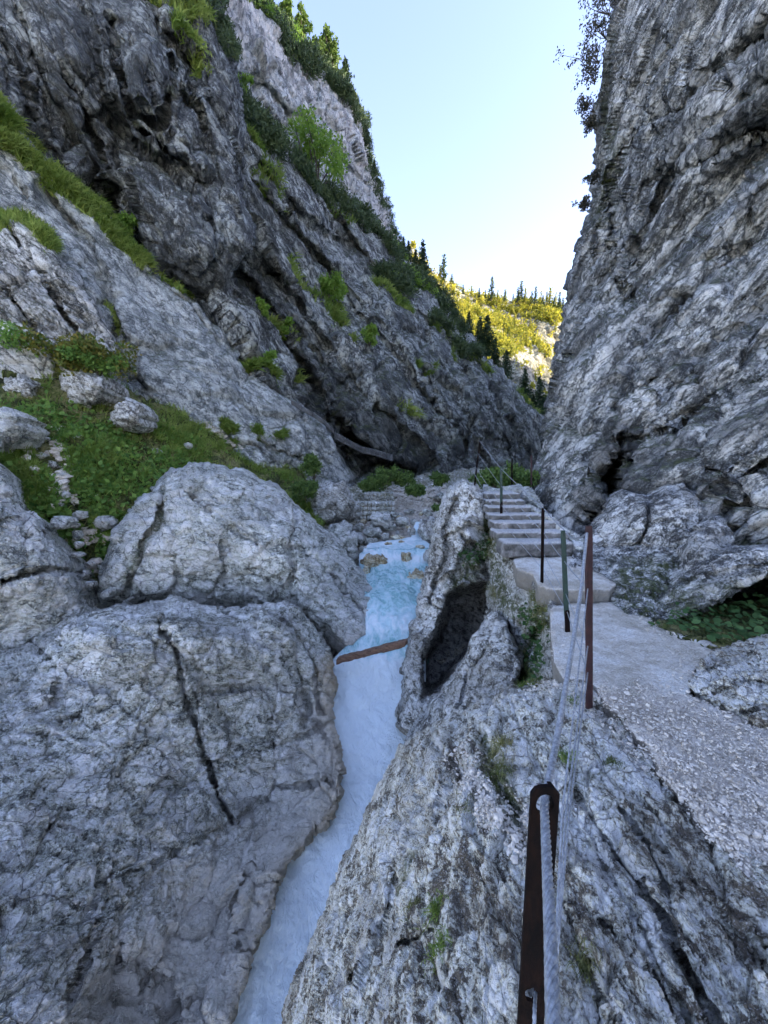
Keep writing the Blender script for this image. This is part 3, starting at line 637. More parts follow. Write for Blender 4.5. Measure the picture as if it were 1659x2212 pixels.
wl_left = [(520, 2212), (585, 2000), (625, 1880), (690, 1800), (742, 1720), (750, 1640), (730, 1560), (728, 1450)]
stn = lambda line, w, a=1.0: (lambda u, v, co, n: a * np.clip(1.2 - segdist(u, v, line)[0] / w, 0, 1))
# ------------------------------------------------------------------ the great boulders
relief('boulder', [(-380, 1480), (-60, 1425), (0, 1402), (60, 1375), (105, 1340), (150, 1310), (215, 1312), (300, 1302), (340, 1296), (372, 1284), (400, 1290), (440, 1305), (515, 1312), (560, 1300), (615, 1294), (650, 1312), (680, 1345), (705, 1385), (722, 1425), (727, 1470), (722, 1520), (728, 1580), (742, 1620), (750, 1660), (745, 1720), (720, 1770), (690, 1800), (650, 1850), (622, 1885), (600, 1960), (570, 2020), (530, 2120), (470, 2260), (420, 2450), (-380, 2450)],
       [(0, 1410, 'y', 6.0), (150, 1320, 'y', 6.9), (380, 1290, 'y', 7.3), (620, 1298, 'y', 7.9), (380, 1345, 'y', 6.2), (600, 1355, 'y', 6.75), (200, 1370, 'y', 5.9), (720, 1440, 'y', 7.6), (735, 1600, 'y', 6.1), (745, 1700, 'y', 5.25), (630, 1880, 'y', 4.25), (560, 2050, 'y', 3.5), (480, 2240, 'y', 2.85),
        (0, 1600, 'y', 4.4), (200, 1500, 'y', 5.3), (400, 1500, 'y', 5.6), (560, 1480, 'y', 6.2), (650, 1560, 'y', 6.3), (200, 1750, 'y', 4.0), (400, 1750, 'y', 4.7), (560, 1750, 'y', 5.3), (0, 1900, 'y', 3.0), (200, 1950, 'y', 3.2), (400, 1950, 'y', 4.0), (520, 1900, 'y', 4.1),
        (100, 2200, 'y', 2.35), (300, 2150, 'y', 3.0), (-300, 1800, 'y', 3.0), (300, 2400, 'y', 2.4)],
       M_front, step=2.9, edge=(24, .28), rounds=[([(-60, 1425), (0, 1402), (60, 1375), (105, 1340), (150, 1310), (300, 1302), (372, 1284), (440, 1305), (515, 1312), (560, 1300), (615, 1294), (650, 1312), (680, 1345), (705, 1385)], 75, 1.3)], back=(-.8, 3.0, -1.8), rock=.5, rock_amp=.2, levels=4, seed=61,
       laps=[([(215, 1330), (300, 1370), (400, 1400), (470, 1500), (520, 1600)], 50, .28, 1), ([(180, 1480), (280, 1560), (380, 1640)], 60, .15, -1), ([(200, 1310), (330, 1330), (470, 1370), (600, 1420), (660, 1540), (690, 1590)], 60, .22, -1)],
       cracks=[([(340, 1345), (380, 1400), (400, 1500), (430, 1580), (445, 1640), (470, 1710), (505, 1775)], 3.5, .3), ([(515, 1770), (600, 1700), (700, 1690)], 3, .14), ([(505, 1775), (430, 1810), (330, 1870), (250, 1900)], 3, .07),
               ([(560, 1310), (640, 1360), (680, 1450), (700, 1540)], 5, .25), ([(460, 1500), (560, 1480), (640, 1500)], 4, .15), ([(640, 1440), (670, 1530), (660, 1570)], 5, .2), ([(240, 1890), (200, 1960), (190, 2080), (150, 2160)], 6, .08), ([(130, 1560), (240, 1530)], 5, .12), ([(560, 1620), (640, 1600), (720, 1560)], 4, .12),
               ([(60, 1380), (130, 1440), (120, 1520)], 6, .2), ([(0, 1560), (120, 1590), (200, 1640), (310, 1660)], 2, .04), ([(430, 1640), (520, 1650), (600, 1700)], 2.5, .08), ([(60, 1760), (180, 1800), (260, 1880)], 2, .04), ([(280, 1420), (330, 1500), (320, 1590)], 2, .06), ([(0, 1960), (90, 1930), (180, 1960)], 2, .04), ([(540, 1880), (500, 1960), (520, 2060)], 3, .08), ([(560, 1400), (600, 1470), (590, 1560)], 3, .12)],
       pits=[([(240, 2020), (330, 2050), (350, 2130), (320, 2240), (200, 2240), (180, 2150)], 45, .16), ([(330, 2080), (380, 2110), (400, 2180), (380, 2260), (330, 2240), (310, 2150)], 25, .12), ([(430, 1560), (560, 1540), (640, 1640), (520, 1740)], 80, -.15)],
       attrs={'stain': stn(wl_left, 46, 1.0), 'pale': lambda u, v, co, n: np.clip(1.3 - segdist(u, v, [(430, 2260), (480, 2060), (560, 1880), (690, 1720), (745, 1560)])[0] / 120, 0, 1) * .85 + .85 * np.clip(1.4 - segdist(u, v, [(200, 2230), (300, 2110), (400, 2060), (440, 1960)])[0] / 110, 0, 1)},
       label='huge grey boulder filling the lower left, split by a long crack', cat='boulder')

relief('boulder', [(198, 1290), (215, 1220), (240, 1160), (262, 1125), (285, 1080), (320, 1060), (345, 1035), (372, 1012), (410, 996), (445, 1000), (500, 1012), (560, 1035), (600, 1045), (640, 1085), (680, 1120), (725, 1160), (770, 1215), (800, 1260), (830, 1290), (858, 1325), (850, 1350), (845, 1368), (810, 1390), (790, 1430), (730, 1450), (600, 1450), (300, 1420), (200, 1400)],
       [(240, 1180, 'y', 9.2), (330, 1060, 'y', 10.7), (410, 1000, 'y', 11.6), (560, 1035, 'y', 12.2), (700, 1140, 'y', 12.0), (850, 1330, 'y', 9.7), (800, 1270, 'y', 10.8), (210, 1290, 'y', 8.5), (350, 1150, 'y', 9.3), (500, 1130, 'y', 9.6), (620, 1200, 'y', 9.2), (350, 1290, 'y', 9.1), (550, 1290, 'y', 9.3), (700, 1310, 'y', 9.2), (760, 1400, 'y', 8.4), (600, 1430, 'y', 8.2), (300, 1400, 'y', 8.4), (830, 1370, 'y', 9.2)],
       M_bould, step=2.9, edge=(34, 1.3), back=(-.5, 5, -1.2), rock=.85, rock_amp=.17, seed=62,
       rounds=[([(190, 1310), (280, 1325), (370, 1305), (440, 1325), (560, 1322), (620, 1315), (690, 1370), (735, 1430)], 60, 1.5)], cracks=[([(640, 1090), (625, 1170), (635, 1240), (600, 1290), (570, 1310)], 4, .4), ([(352, 1060), (350, 1130), (310, 1180), (300, 1240), (270, 1290)], 7, .5), ([(480, 1170), (485, 1230), (450, 1290)], 4, .25), ([(560, 1180), (500, 1140), (440, 1090), (400, 1060)], 3, .15), ([(380, 1240), (460, 1260), (560, 1230)], 3, .15), ([(640, 1180), (700, 1230), (800, 1330), (840, 1350)], 4, .22), ([(500, 1100), (540, 1050), (600, 1070)], 3, .12)],
       attrs={'stain': stn([(858, 1340), (800, 1400), (730, 1440)], 36), 'pale': stn([(850, 1345), (780, 1400), (740, 1400)], 60, .8), 'moss': stn([(352, 1060), (350, 1130), (310, 1180), (260, 1260)], 12, .8)},
       label='broad pale grey boulder with a rounded peak, behind the front left boulder', cat='boulder')
relief('boulder', [(-380, 880), (-40, 985), (0, 1000), (30, 1030), (52, 1085), (85, 1112), (110, 1150), (140, 1190), (165, 1240), (195, 1275), (205, 1310), (195, 1360), (100, 1420), (0, 1450), (-380, 1500)],
       [(0, 1010, 'y', 8.3), (60, 1100, 'y', 8.1), (150, 1210, 'y', 8.0), (195, 1290, 'y', 8.0), (0, 1150, 'y', 7.1), (80, 1230, 'y', 7.1), (0, 1300, 'y', 6.7), (120, 1340, 'y', 7.1), (-300, 1100, 'y', 6.2), (0, 1420, 'y', 6.6)],
       M_bould, step=3, edge=(30, .9), back=(-1, 3, -1.5), rock=.8, rock_amp=.18, seed=63, cracks=[([(0, 1260), (60, 1240), (110, 1230), (160, 1235)], 5, .4), ([(0, 1130), (60, 1110), (110, 1160)], 4, .15)],
       laps=[([(-60, 1070), (20, 1060), (90, 1120), (120, 1180)], 50, .2, 1)],
       label='grey boulder at the left edge below the grassy slope, cracked across', cat='boulder')
blob('boulder', 10, 925, 42, 50, 9.6, M_bould, 64, label='small grey rock at the left edge above the cracked boulder')
blob('boulder', 172, 838, 64, 54, 13.2, M_pillar, 65, label='rounded wrinkled boulder standing in the grass under a leafy bush', rk=.7, attrs={'moss': lm})
blob('boulder', 275, 900, 44, 36, 13.2, M_pillar, 66, label='squarish pale boulder in the grass, second from the left cliff foot')
blob('boulder', 42, 842, 50, 40, 12.4, M_pillar, 67, label='dark low boulder at the left edge of the grassy slope')
for k, (u, v, r, y, l) in enumerate([(165, 945, 12, 11.8, 'small pale rock in the ground cover below the wrinkled boulder'), (222, 935, 14, 12.8, 'small rock at the left foot of the squarish boulder'), (405, 962, 9, 14.8, 'tiny pale rock high in the grass'), (220, 1130, 24, 10.3, 'flat grey rock half sunk in the ground cover'), (335, 978, 12, 14, 'small flat stone in the middle of the grass'), (120, 1240, 34, 8.6, 'grey rock in the rubble gully beside the left boulder'), (170, 1275, 26, 8.7, 'lower grey rock in the rubble gully'), (125, 1130, 24, 9.0, 'pale rock at the head of the rubble gully')]):
    blob('rock', u, v, r, r * .75, y, M_bould, 70 + k, sides=8, label=l, cat='rock', step=2.0)

# middle distance boulders
r_ = random.Random(21)
for k in range(15):
    t = k / 14; u = 100 + 110 * t + r_.uniform(-22, 22); v = 985 + 300 * t; blob('rock', u, v, r_.uniform(7, 17), r_.uniform(5, 12), 10.6 - 2.2 * t, (M_bould, M_pillar)[k % 2], 170 + k, sides=7, label='stone among the rubble in the gully beside the grass', cat='rock', group='stones in the rubble gully beside the grass', step=2)
for k, (u, v, a_, b_, y, l) in enumerate([(786, 1186, 12, 9, 14.2, 'grey stone at the left end of the pool lip'), (838, 1176, 11, 6, 14.8, 'low tan stone splitting the small upper cascade'), (868, 1172, 9, 6, 15.0, 'small soaked stone in the upper cascade'), (888, 1150, 10, 12, 15.9, 'grey stone left of the thin upper fall'), (922, 1158, 13, 15, 15.2, 'grey stone right of the thin upper fall'), (893, 1128, 12, 7, 17.4, 'stone at the head of the thin fall'), (918, 1128, 12, 8, 17.2, 'stone right of the head of the thin fall'), (802, 1170, 16, 8, 15.1, 'pale stone above the left end of the pool'), (908, 1182, 12, 5, 14.0, 'flat stone at the right end of the pool lip'), (930, 1205, 14, 22, 12.9, 'grey rock right of the little waterfall'), (790, 1240, 12, 22, 12.6, 'soaked rock at the left bank below the waterfall')]):
    blob('boulder', u, v, a_, b_, y, M_stream if k in (1, 2, 8, 10) else M_bould, 140 + k, sides=8, label=l, step=1.6)
blob('boulder', 715, 1088, 62, 50, 17.2, M_pillar, 81, label='dark rounded boulder beside the stone retaining wall', rk=.6)
blob('boulder', 735, 1180, 52, 46, 14.0, M_bould, 82, label='large grey boulder left of the upper pool')
blob('boulder', 745, 1140, 22, 17, 16.4, M_bould, 83, label='smooth grey boulder between the dark boulder and the stream')
blob('boulder', 822, 1128, 28, 25, 16.6, M_bould, 84, label='round grey boulder in front of the retaining wall')
blob('boulder', 806, 1152, 22, 16, 15.6, M_bould, 85, label='grey boulder below the round boulder')
blob('boulder', 775, 1165, 17, 14, 15.4, M_bould, 86, label='small grey boulder at the left of the boulder pile')
blob('boulder', 779, 1138, 12, 11, 16.6, M_bould, 87, sides=8, label='pale stone between the two smooth boulders', step=2)
blob('boulder', 812, 1214, 32, 17, 13.1, M_stream, 88, label='tan boulder on the left bank of the upper pool', step=2)
blob('boulder', 878, 1208, 15, 18, 13.0, M_stream, 89, label='brown boulder in the middle of the little waterfall', step=1.8)
blob('boulder', 902, 1258, 30, 26, 11.8, M_stream, 90, label='tan boulder on the right bank of the stream', step=2)
blob('boulder', 833, 1278, 15, 8, 11.6, M_stream, 91, sides=8, label='low soaked rock at the left side of the rapids', step=1.6)
blob('boulder', 822, 1193, 12, 6, 14.2, M_stream, 92, sides=8, label='flat soaked rock on the lip of the waterfall', step=1.6)
blob('boulder', 858, 1162, 20, 7, 15.6, M_stream, 93, sides=8, label='pale flat rock above the waterfall', step=1.6)
blob('boulder', 930, 1150, 30, 34, 15.4, M_pillar, 94, label='dark boulder right of the upper cascade')
blob('boulder', 948, 1185, 26, 26, 13.6, M_bould, 95, label='grey boulder tucked behind the tall pillar')
blob('boulder', 960, 1075, 26, 11, 22, M_bould, 96, sides=8, label='long dark rock on the scree bank', step=2)
r_ = random.Random(9)
for k, (u, v, a_, b_, y, l) in enumerate([(870, 1128, 17, 12, 17.2, 'broad pale stone on the scree left of the thin fall'), (845, 1140, 13, 9, 16.6, 'pale stone right of the round grey boulder'), (852, 1112, 11, 8, 18.2, 'small pale stone at the end of the retaining wall'), (885, 1106, 13, 8, 18.4, 'pale stone higher up the scree bank'), (925, 1108, 14, 10, 17.8, 'grey stone on the scree behind the pillar'), (832, 1160, 13, 8, 15.6, 'pale stone between the boulder pile and the pool')]):
    blob('boulder', u, v, a_, b_, y, M_bould, 160 + k, sides=8, label=l, step=1.6)

for k in range(16):
    u = r_.uniform(770, 930); v = r_.uniform(1105, 1180)
    blob('rock', u, v, r_.uniform(5, 10), r_.uniform(4, 7), 18.5 - (v - 1105) / 75 * 3.2, M_stream if k % 3 == 0 else M_bould, 200 + k, sides=7, label='small stone in the rubble along the upper stream', cat='rock', group='stones in the rubble along the upper stream', step=1.5)

# ------------------------------------------------------------------ right bank rocks
relief('rock_pillar', [(1062, 1140), (1060, 1100), (1048, 1066), (1030, 1046), (1008, 1034), (988, 1040), (968, 1055), (953, 1085), (945, 1120), (935, 1155), (925, 1185), (920, 1220), (908, 1275), (895, 1330), (878, 1385), (866, 1440), (868, 1480), (856, 1530), (852, 1570), (862, 1588), (884, 1602), (930, 1610), (1000, 1570), (1090, 1460), (1100, 1360), (1085, 1280), (1070, 1200)],
       [(1005, 1040, 'y', 8.7), (955, 1090, 'y', 8.8), (925, 1200, 'y', 8.4), (895, 1330, 'y', 7.7), (870, 1440, 'y', 7.0), (858, 1560, 'y', 6.3), (1040, 1090, 'y', 8.2), (1060, 1180, 'y', 7.9), (980, 1150, 'y', 7.8), (960, 1240, 'y', 7.5), (920, 1400, 'y', 6.9), (900, 1530, 'y', 6.15), (1060, 1260, 'y', 7.7), (1040, 1400, 'y', 7.4), (1000, 1540, 'y', 6.4)],
       M_pillar, step=2.5, edge=(20, .7), back=(.6, 2.2, -.8), rock=.42, rock_amp=.2, seed=101, levels=3,
       pits=[([(958, 1285), (985, 1266), (1050, 1256), (1070, 1262), (1080, 1340), (1030, 1400), (960, 1490), (910, 1520), (905, 1430), (935, 1360)], 24, 2.4)],
       cracks=[([(985, 1080), (960, 1150), (965, 1200), (940, 1260), (930, 1300)], 4, .3), ([(1000, 1160), (1040, 1200), (1060, 1240)], 6, .3), ([(985, 1260), (1000, 1200), (1020, 1180)], 5, .25)],
       laps=[([(975, 1150), (1010, 1125), (1060, 1150)], 40, .35, 1), ([(950, 1255), (1000, 1215), (1060, 1225)], 40, .3, 1)],
       attrs={'moss': lambda u, v, co, n: .9 * np.clip(1.2 - segdist(u, v, [(1060, 1150), (1050, 1190), (990, 1260)])[0] / 30, 0, 1), 'stain': stn([(856, 1600), (880, 1610)], 30, .6), 'wet_shade': lambda u, v, co, n: .5 * np.clip(1.3 - segdist(u, v, [(1030, 1290), (980, 1380), (930, 1470)])[0] / 55, 0, 1)},  # last entry paints the shade of the hollow into the rock colour
       label='tall pitted rock pillar with a dark hollow, between the stream and the steps', cat='rock pillar')
relief('terrain', [(1050, 1090), (1058, 1100), (1064, 1128), (1072, 1152), (1088, 1176), (1092, 1200), (1112, 1212), (1150, 1244), (1178, 1272), (1192, 1300), (1198, 1330), (1205, 1420), (1215, 1500), (1090, 1520), (1060, 1420), (1050, 1300), (1052, 1200)],
       [(1075, 1105, 'y', 8.05), (1085, 1180, 'y', 6.9), (1110, 1260, 'y', 6.1), (1150, 1290, 'y', 5.1), (1195, 1300, 'y', 4.5), (1195, 1440, 'y', 3.4), (1080, 1340, 'y', 6.3), (1110, 1440, 'y', 5.4), (1150, 1400, 'y', 4.9), (1140, 1220, 'y', 5.7), (1130, 1500, 'y', 4.6)],
       M_pillar, step=2.6, edge=None, back=(1.2, .8, -.6), shrink=.1, rock=.34, rock_amp=.24, seed=102,
       pits=[([(1150, 1330), (1185, 1330), (1190, 1420), (1150, 1480), (1110, 1480), (1120, 1420)], 20, .5)],
       attrs={'moss': lambda u, v, co, n: .9 * np.clip(1.2 - segdist(u, v, [(1065, 1120), (1065, 1220), (1090, 1300), (1160, 1330), (1150, 1460)])[0] / 34, 0, 1)}, kind='structure')
relief('boulder', [(868, 1600), (890, 1575), (920, 1545), (962, 1470), (1000, 1420), (1030, 1360), (1048, 1330), (1062, 1320), (1080, 1322), (1098, 1345), (1112, 1385), (1128, 1415), (1122, 1470), (1095, 1500), (1040, 1540), (960, 1590), (900, 1620)],
       [(1070, 1328, 'y', 5.9), (965, 1470, 'y', 5.7), (875, 1598, 'y', 5.6), (1120, 1420, 'y', 4.9), (1060, 1420, 'y', 5.1), (1000, 1510, 'y', 4.9), (1090, 1490, 'y', 4.5), (940, 1590, 'y', 4.8)],
       M_pillar, step=2.5, edge=(16, .4), back=(.3, 1.2, -.9), rock=.4, rock_amp=.16, seed=103, cracks=[([(1060, 1400), (1010, 1450), (990, 1530)], 4, .15)],
       label='pointed wedge of grey rock leaning below the pillar hollow', cat='boulder')

# foreground ledge
relief('terrain', [(520, 2500), (575, 2300), (610, 2200), (636, 2110), (672, 2030), (700, 1960), (722, 1900), (755, 1830), (780, 1780), (805, 1720), (832, 1665), (862, 1610), (890, 1590), (905, 1578), (960, 1552), (1010, 1530), (1060, 1500), (1110, 1478), (1160, 1482), (1188, 1470), (1210, 1440), (1260, 1420), (1400, 1410), (1520, 1440), (1659, 1500), (2050, 1600), (2050, 2500)],
       [(575, 2280, 'z', -3.9), (640, 2110, 'z', -3.5), (722, 1900, 'z', -3.15), (805, 1720, 'z', -2.9), (880, 1590, 'z', -2.55), (960, 1552, 'z', -2.2), (1110, 1480, 'z', -1.85), (1260, 1450, 'z', -1.70), (1275, 1520, 'z', -1.66), (1200, 1500, 'z', -1.74),
        (760, 2000, 'z', -2.7), (850, 1800, 'z', -2.35), (950, 1650, 'z', -2.0), (1050, 1600, 'z', -1.82), (900, 2000, 'z', -2.15), (750, 2200, 'z', -2.5), (1000, 1850, 'z', -1.88), (1050, 2100, 'z', -1.74), (1180, 1700, 'z', -1.68), (1150, 2300, 'z', -1.62), (900, 2300, 'z', -1.95),
        (1400, 1900, 'z', -1.60), (1500, 1520, 'z', -1.72), (1659, 1900, 'z', -1.62), (1400, 2212, 'z', -1.56), (1659, 2212, 'z', -1.60), (2000, 1800, 'z', -1.6), (1400, 1620, 'z', -1.67), (1400, 1440, 'z', -1.84), (1500, 1450, 'z', -1.80), (1340, 1460, 'z', -1.78), (700, 2400, 'z', -2.7), (2000, 2450, 'z', -1.6)],
       M_near, step=2.8, edge=(24, .25), back=(0, .6, -3.2), shrink=.05, rock=.17, rock_amp=.23, levels=3, seed=104,
       cracks=[([(1290, 1520), (1370, 1600), (1420, 1660), (1480, 1740)], 7, .07), ([(1230, 1700), (1330, 1850), (1420, 1960), (1500, 2120), (1560, 2220)], 7, .06), ([(1330, 1740), (1400, 1830), (1440, 1920)], 5, .05), ([(1040, 1590), (1060, 1680), (1110, 1760)], 12, .12), ([(930, 1600), (1000, 1660), (960, 1740)], 5, .06), ([(860, 2040), (930, 2010)], 5, .08), ([(870, 1850), (830, 1990), (760, 2120)], 6, .06), ([(1300, 1990), (1400, 2070), (1450, 2180)], 6, .05)],
       laps=[([(1280, 1510), (1380, 1600), (1500, 1720), (1620, 1860)], 50, .05, 1), ([(1210, 1720), (1330, 1900), (1430, 2060), (1500, 2212)], 60, .05, 1), ([(1140, 1780), (1240, 1960), (1330, 2200)], 60, .05, 1), ([(1400, 1780), (1500, 1900), (1640, 2060)], 50, .04, 1)],
       strata=((.80, -.2, .45), .26, .02), fr=frame2(DN, (0, 0, 1), (1.5, 1, 1)),
       attrs={'moss': lambda u, v, co, n: .9 * np.clip(1.2 - segdist(u, v, [(1050, 1600), (1090, 1700), (1110, 1760)])[0] / 26, 0, 1) + .8 * np.clip(1.1 - segdist(u, v, [(940, 1950), (960, 2060)])[0] / 20, 0, 1) + .8 * np.clip(1.1 - segdist(u, v, [(890, 1840), (860, 1930)])[0] / 12, 0, 1) + .6 * np.clip(1.1 - segdist(u, v, [(1220, 1600), (1230, 1700), (1330, 1650)])[0] / 18, 0, 1)
              + .5 * np.clip(1.1 - segdist(u, v, [(1130, 1480), (1250, 1500)])[0] / 14, 0, 1)}, kind='structure')
LEDGE = REL['terrain'][-1]
# gravel walkway and the concrete path
relief('path', [(1285, 1490), (1300, 1462), (1400, 1470), (1480, 1490), (1560, 1530), (1660, 1568), (2000, 1640), (2000, 2200), (1760, 2080), (1640, 1940), (1560, 1850), (1470, 1730), (1385, 1610), (1320, 1540)],
       [(1300, 1480, 'z', -1.655), (1480, 1500, 'z', -1.64), (1659, 1600, 'z', -1.59), (1560, 1800, 'z', -1.60), (1659, 1900, 'z', -1.60), (1900, 1800, 'z', -1.57), (1400, 1600, 'z', -1.635), (1900, 2100, 'z', -1.60)],
       M_gravel, step=2.6, edge=(26, .06), back=(0, 0, -.4), rock=.05, rock_amp=.22, levels=2, seed=105, kind='structure')
GRAV = REL['path'][-1]
relief('path', [(1188, 1318), (1196, 1308), (1240, 1302), (1320, 1300), (1350, 1322), (1402, 1336), (1420, 1355), (1480, 1372), (1530, 1385), (1560, 1395), (1500, 1450), (1490, 1500), (1420, 1510), (1300, 1495), (1262, 1470), (1215, 1468), (1195, 1430), (1190, 1380)],
       [(1195, 1312, 'z', -1.75), (1320, 1302, 'z', -1.75), (1400, 1340, 'z', -1.73), (1540, 1390, 'z', -1.66), (1500, 1480, 'z', -1.645), (1300, 1480, 'z', -1.655), (1200, 1440, 'z', -1.70), (1350, 1420, 'z', -1.69)],
       M_path, step=2.4, edge=(5, .02), back=(0, 0, -.22), shrink=.02, rock=.09, rock_amp=.06, levels=2, seed=106, jagg=.05, fb=.3, kind='structure')
relief('path', [(1108, 1208), (1130, 1203), (1180, 1204), (1240, 1202), (1262, 1222), (1300, 1240), (1332, 1262), (1318, 1274), (1250, 1276), (1185, 1272), (1160, 1262), (1150, 1240), (1115, 1228)],
       [(1115, 1215, 'z', -1.60), (1240, 1204, 'z', -1.60), (1320, 1266, 'z', -1.60), (1180, 1268, 'z', -1.60), (1200, 1235, 'z', -1.59)],
       M_path, step=2.0, edge=(4, .02), back=(0, 0, -.28), shrink=.02, rock=.12, rock_amp=.08, levels=2, seed=107, jagg=.05, fb=.3, kind='structure')
# rocks along the foot of the right wall
relief('terrain', [(1225, 1225), (1250, 1180), (1300, 1165), (1370, 1160), (1440, 1165), (1500, 1220), (1480, 1290), (1420, 1345), (1350, 1330), (1315, 1310), (1330, 1265), (1260, 1225)],
       [(1235, 1222, 'z', -1.58), (1330, 1262, 'z', -1.62), (1330, 1310, 'z', -1.76), (1400, 1340, 'z', -1.74), (1470, 1290, 'y', 4.7), (1260, 1185, 'y', 6.5), (1350, 1175, 'y', 6.2), (1440, 1175, 'y', 5.6), (1370, 1240, 'y', 5.1), (1430, 1250, 'y', 4.9)],
       M_base, step=2.5, edge=None, back=(.5, 1.2, -.8), rock=.22, rock_amp=.26, seed=108, attrs={'moss': lambda u, v, co, n: .85 * np.clip((u - 1290) / 60, 0, 1) * np.clip((v - 1190) / 30, 0, 1)}, kind='structure')
relief('boulder', [(1252, 1192), (1268, 1150), (1290, 1112), (1318, 1080), (1345, 1055), (1375, 1060), (1400, 1068), (1440, 1048), (1475, 1040), (1505, 1060), (1530, 1100), (1520, 1140), (1490, 1180), (1440, 1195), (1380, 1185), (1310, 1190)],
       [(1260, 1185, 'y', 6.6), (1350, 1060, 'y', 6.9), (1475, 1045, 'y', 6.2), (1525, 1110, 'y', 5.6), (1440, 1190, 'y', 5.5), (1340, 1185, 'y', 6.1), (1380, 1120, 'y', 6.0), (1460, 1110, 'y', 5.6)],
       M_base, step=2.6, edge=(16, .4), back=(.5, 1.6, -.3), rock=.5, rock_amp=.14, seed=109, cracks=[([(1400, 1068), (1395, 1130), (1380, 1180)], 4, .2)], label='smooth grey buttress rock at the cliff foot right of the dark cleft', cat='boulder')
relief('boulder', [(1452, 1250), (1470, 1195), (1500, 1150), (1540, 1112), (1572, 1120), (1590, 1150), (1580, 1190), (1530, 1225), (1500, 1262)],
       [(1455, 1245, 'y', 5.1), (1545, 1118, 'y', 5.2), (1588, 1160, 'y', 4.9), (1500, 1255, 'y', 4.6), (1520, 1180, 'y', 4.7)], M_base, step=2.6, edge=(14, .25), back=(.3, 1.0, -.2), rock=.3, rock_amp=.18, seed=110, label='upright pale rock leaning on the right cliff above the mossy slope', cat='boulder')
relief('boulder', [(1395, 1335), (1430, 1290), (1460, 1250), (1500, 1215), (1540, 1195), (1600, 1175), (1680, 1180), (1800, 1190), (1800, 1260), (1659, 1240), (1600, 1270), (1560, 1300), (1500, 1330), (1450, 1352), (1415, 1352)],
       [(1400, 1340, 'y', 4.25), (1500, 1220, 'y', 4.6), (1600, 1180, 'y', 4.3), (1780, 1200, 'y', 3.9), (1450, 1345, 'y', 3.95), (1560, 1295, 'y', 3.9), (1659, 1235, 'y', 3.9), (1530, 1250, 'y', 4.1)],
       M_base, step=2.6, edge=(14, .25), back=(.3, .9, -.2), rock=.3, rock_amp=.2, seed=111, attrs={'moss': lambda u, v, co, n: .7 * np.clip((v - 1230) / 50, 0, 1)}, laps=[([(1480, 1250), (1560, 1225), (1640, 1215)], 25, .12, 1)], label='long mossy rock overhanging the dark hollow by the path', cat='boulder')
relief('terrain', [(1395, 1345), (1440, 1335), (1500, 1300), (1659, 1290), (1900, 1280), (1900, 1420), (1600, 1410), (1520, 1395), (1450, 1372)],
       [(1400, 1350, 'z', -1.74), (1520, 1392, 'z', -1.66), (1659, 1395, 'z', -1.6), (1500, 1320, 'y', 4.3), (1659, 1320, 'y', 4.2), (1850, 1400, 'z', -1.5)], M_turf, step=3, edge=None, back=(0, .5, -.5), rock=.15, seed=112, kind='structure')
HOLLOW = REL['terrain'][-1]
relief('terrain', [(1478, 1482), (1500, 1450), (1530, 1415), (1580, 1390), (1620, 1380), (1659, 1375), (2050, 1330), (2050, 1680), (1760, 1610), (1659, 1572), (1600, 1545), (1560, 1528), (1510, 1500)],
       [(1485, 1482, 'z', -1.64), (1600, 1388, 'z', -1.56), (1659, 1378, 'z', -1.50), (1900, 1360, 'z', -1.35), (1560, 1525, 'z', -1.60), (1659, 1565, 'z', -1.56), (1600, 1460, 'z', -1.50), (1900, 1600, 'z', -1.42)],
       M_near, step=2.6, edge=(14, .06), back=(0, .2, -.6), rock=.2, rock_amp=.16, seed=113, cracks=[([(1500, 1450), (1580, 1430), (1640, 1400)], 4, .05), ([(1540, 1500), (1600, 1470), (1659, 1480)], 4, .06), ([(1600, 1540), (1640, 1520), (1700, 1530)], 3, .05)], strata=((.2, -.6, .75), .12, .04), kind='structure')

# ------------------------------------------------------------------ helpers: small built things
def block(c4, thick, n=(8, 4, 3), amp=.01, seed=1, rnd=.12):
    """slab under four top corners, slightly rounded and chipped; c4 = front-left, front-right, back-right, back-left"""
    c4 = [np.array(c) for c in c4]; nx, ny, nz = n; V = []; Fq = []; ids = {}
    def vid(i, j, k):
        if (i, j, k) not in ids:
            ids[(i, j, k)] = len(V); x, y, z = i / nx, j / ny, k / nz
            p = c4[0] * (1 - x) * (1 - y) + c4[1] * x * (1 - y) + c4[2] * x * y + c4[3] * (1 - x) * y
            p = p + np.array([0, 0, -thick]) * (1 - z); cen = (c4[0] + c4[2]) / 2 - np.array([0, 0, thick / 2])
            ex = (i in (0, nx)) + (j in (0, ny)) + (k in (0, nz))
            if ex > 1: p = p + (cen - p) / (np.linalg.norm(cen - p) + 1e-6) * rnd * thick * .5 * (ex - 1)
            V.append(p)
        return ids[(i, j, k)]
    for i in range(nx):
        for j in range(ny):
            for k, fl in ((0, 0), (nz, 1)):
                f = [vid(i, j, k), vid(i + 1, j, k), vid(i + 1, j + 1, k), vid(i, j + 1, k)]; Fq.append(f if fl else f[::-1])
    for i in range(nx):
        for k in range(nz):
            for j, fl in ((0, 1), (ny, 0)):
                f = [vid(i, j, k), vid(i + 1, j, k), vid(i + 1, j, k + 1), vid(i, j, k + 1)]; Fq.append(f if fl else f[::-1])
    for j in range(ny):
        for k in range(nz):
            for i, fl in ((0, 0), (nx, 1)):
                f = [vid(i, j, k), vid(i, j + 1, k), vid(i, j + 1, k + 1), vid(i, j, k + 1)]; Fq.append(f if fl else f[::-1])
    V = np.array(V, np.float32); s_ = max(thick * .8, .03)
    V += amp * np.stack([fbm(V / s_ + 3, 3, seed), fbm(V / s_ + 13, 3, seed + 1), fbm(V / s_ + 23, 3, seed + 2)], -1)
    return V, np.array(Fq)

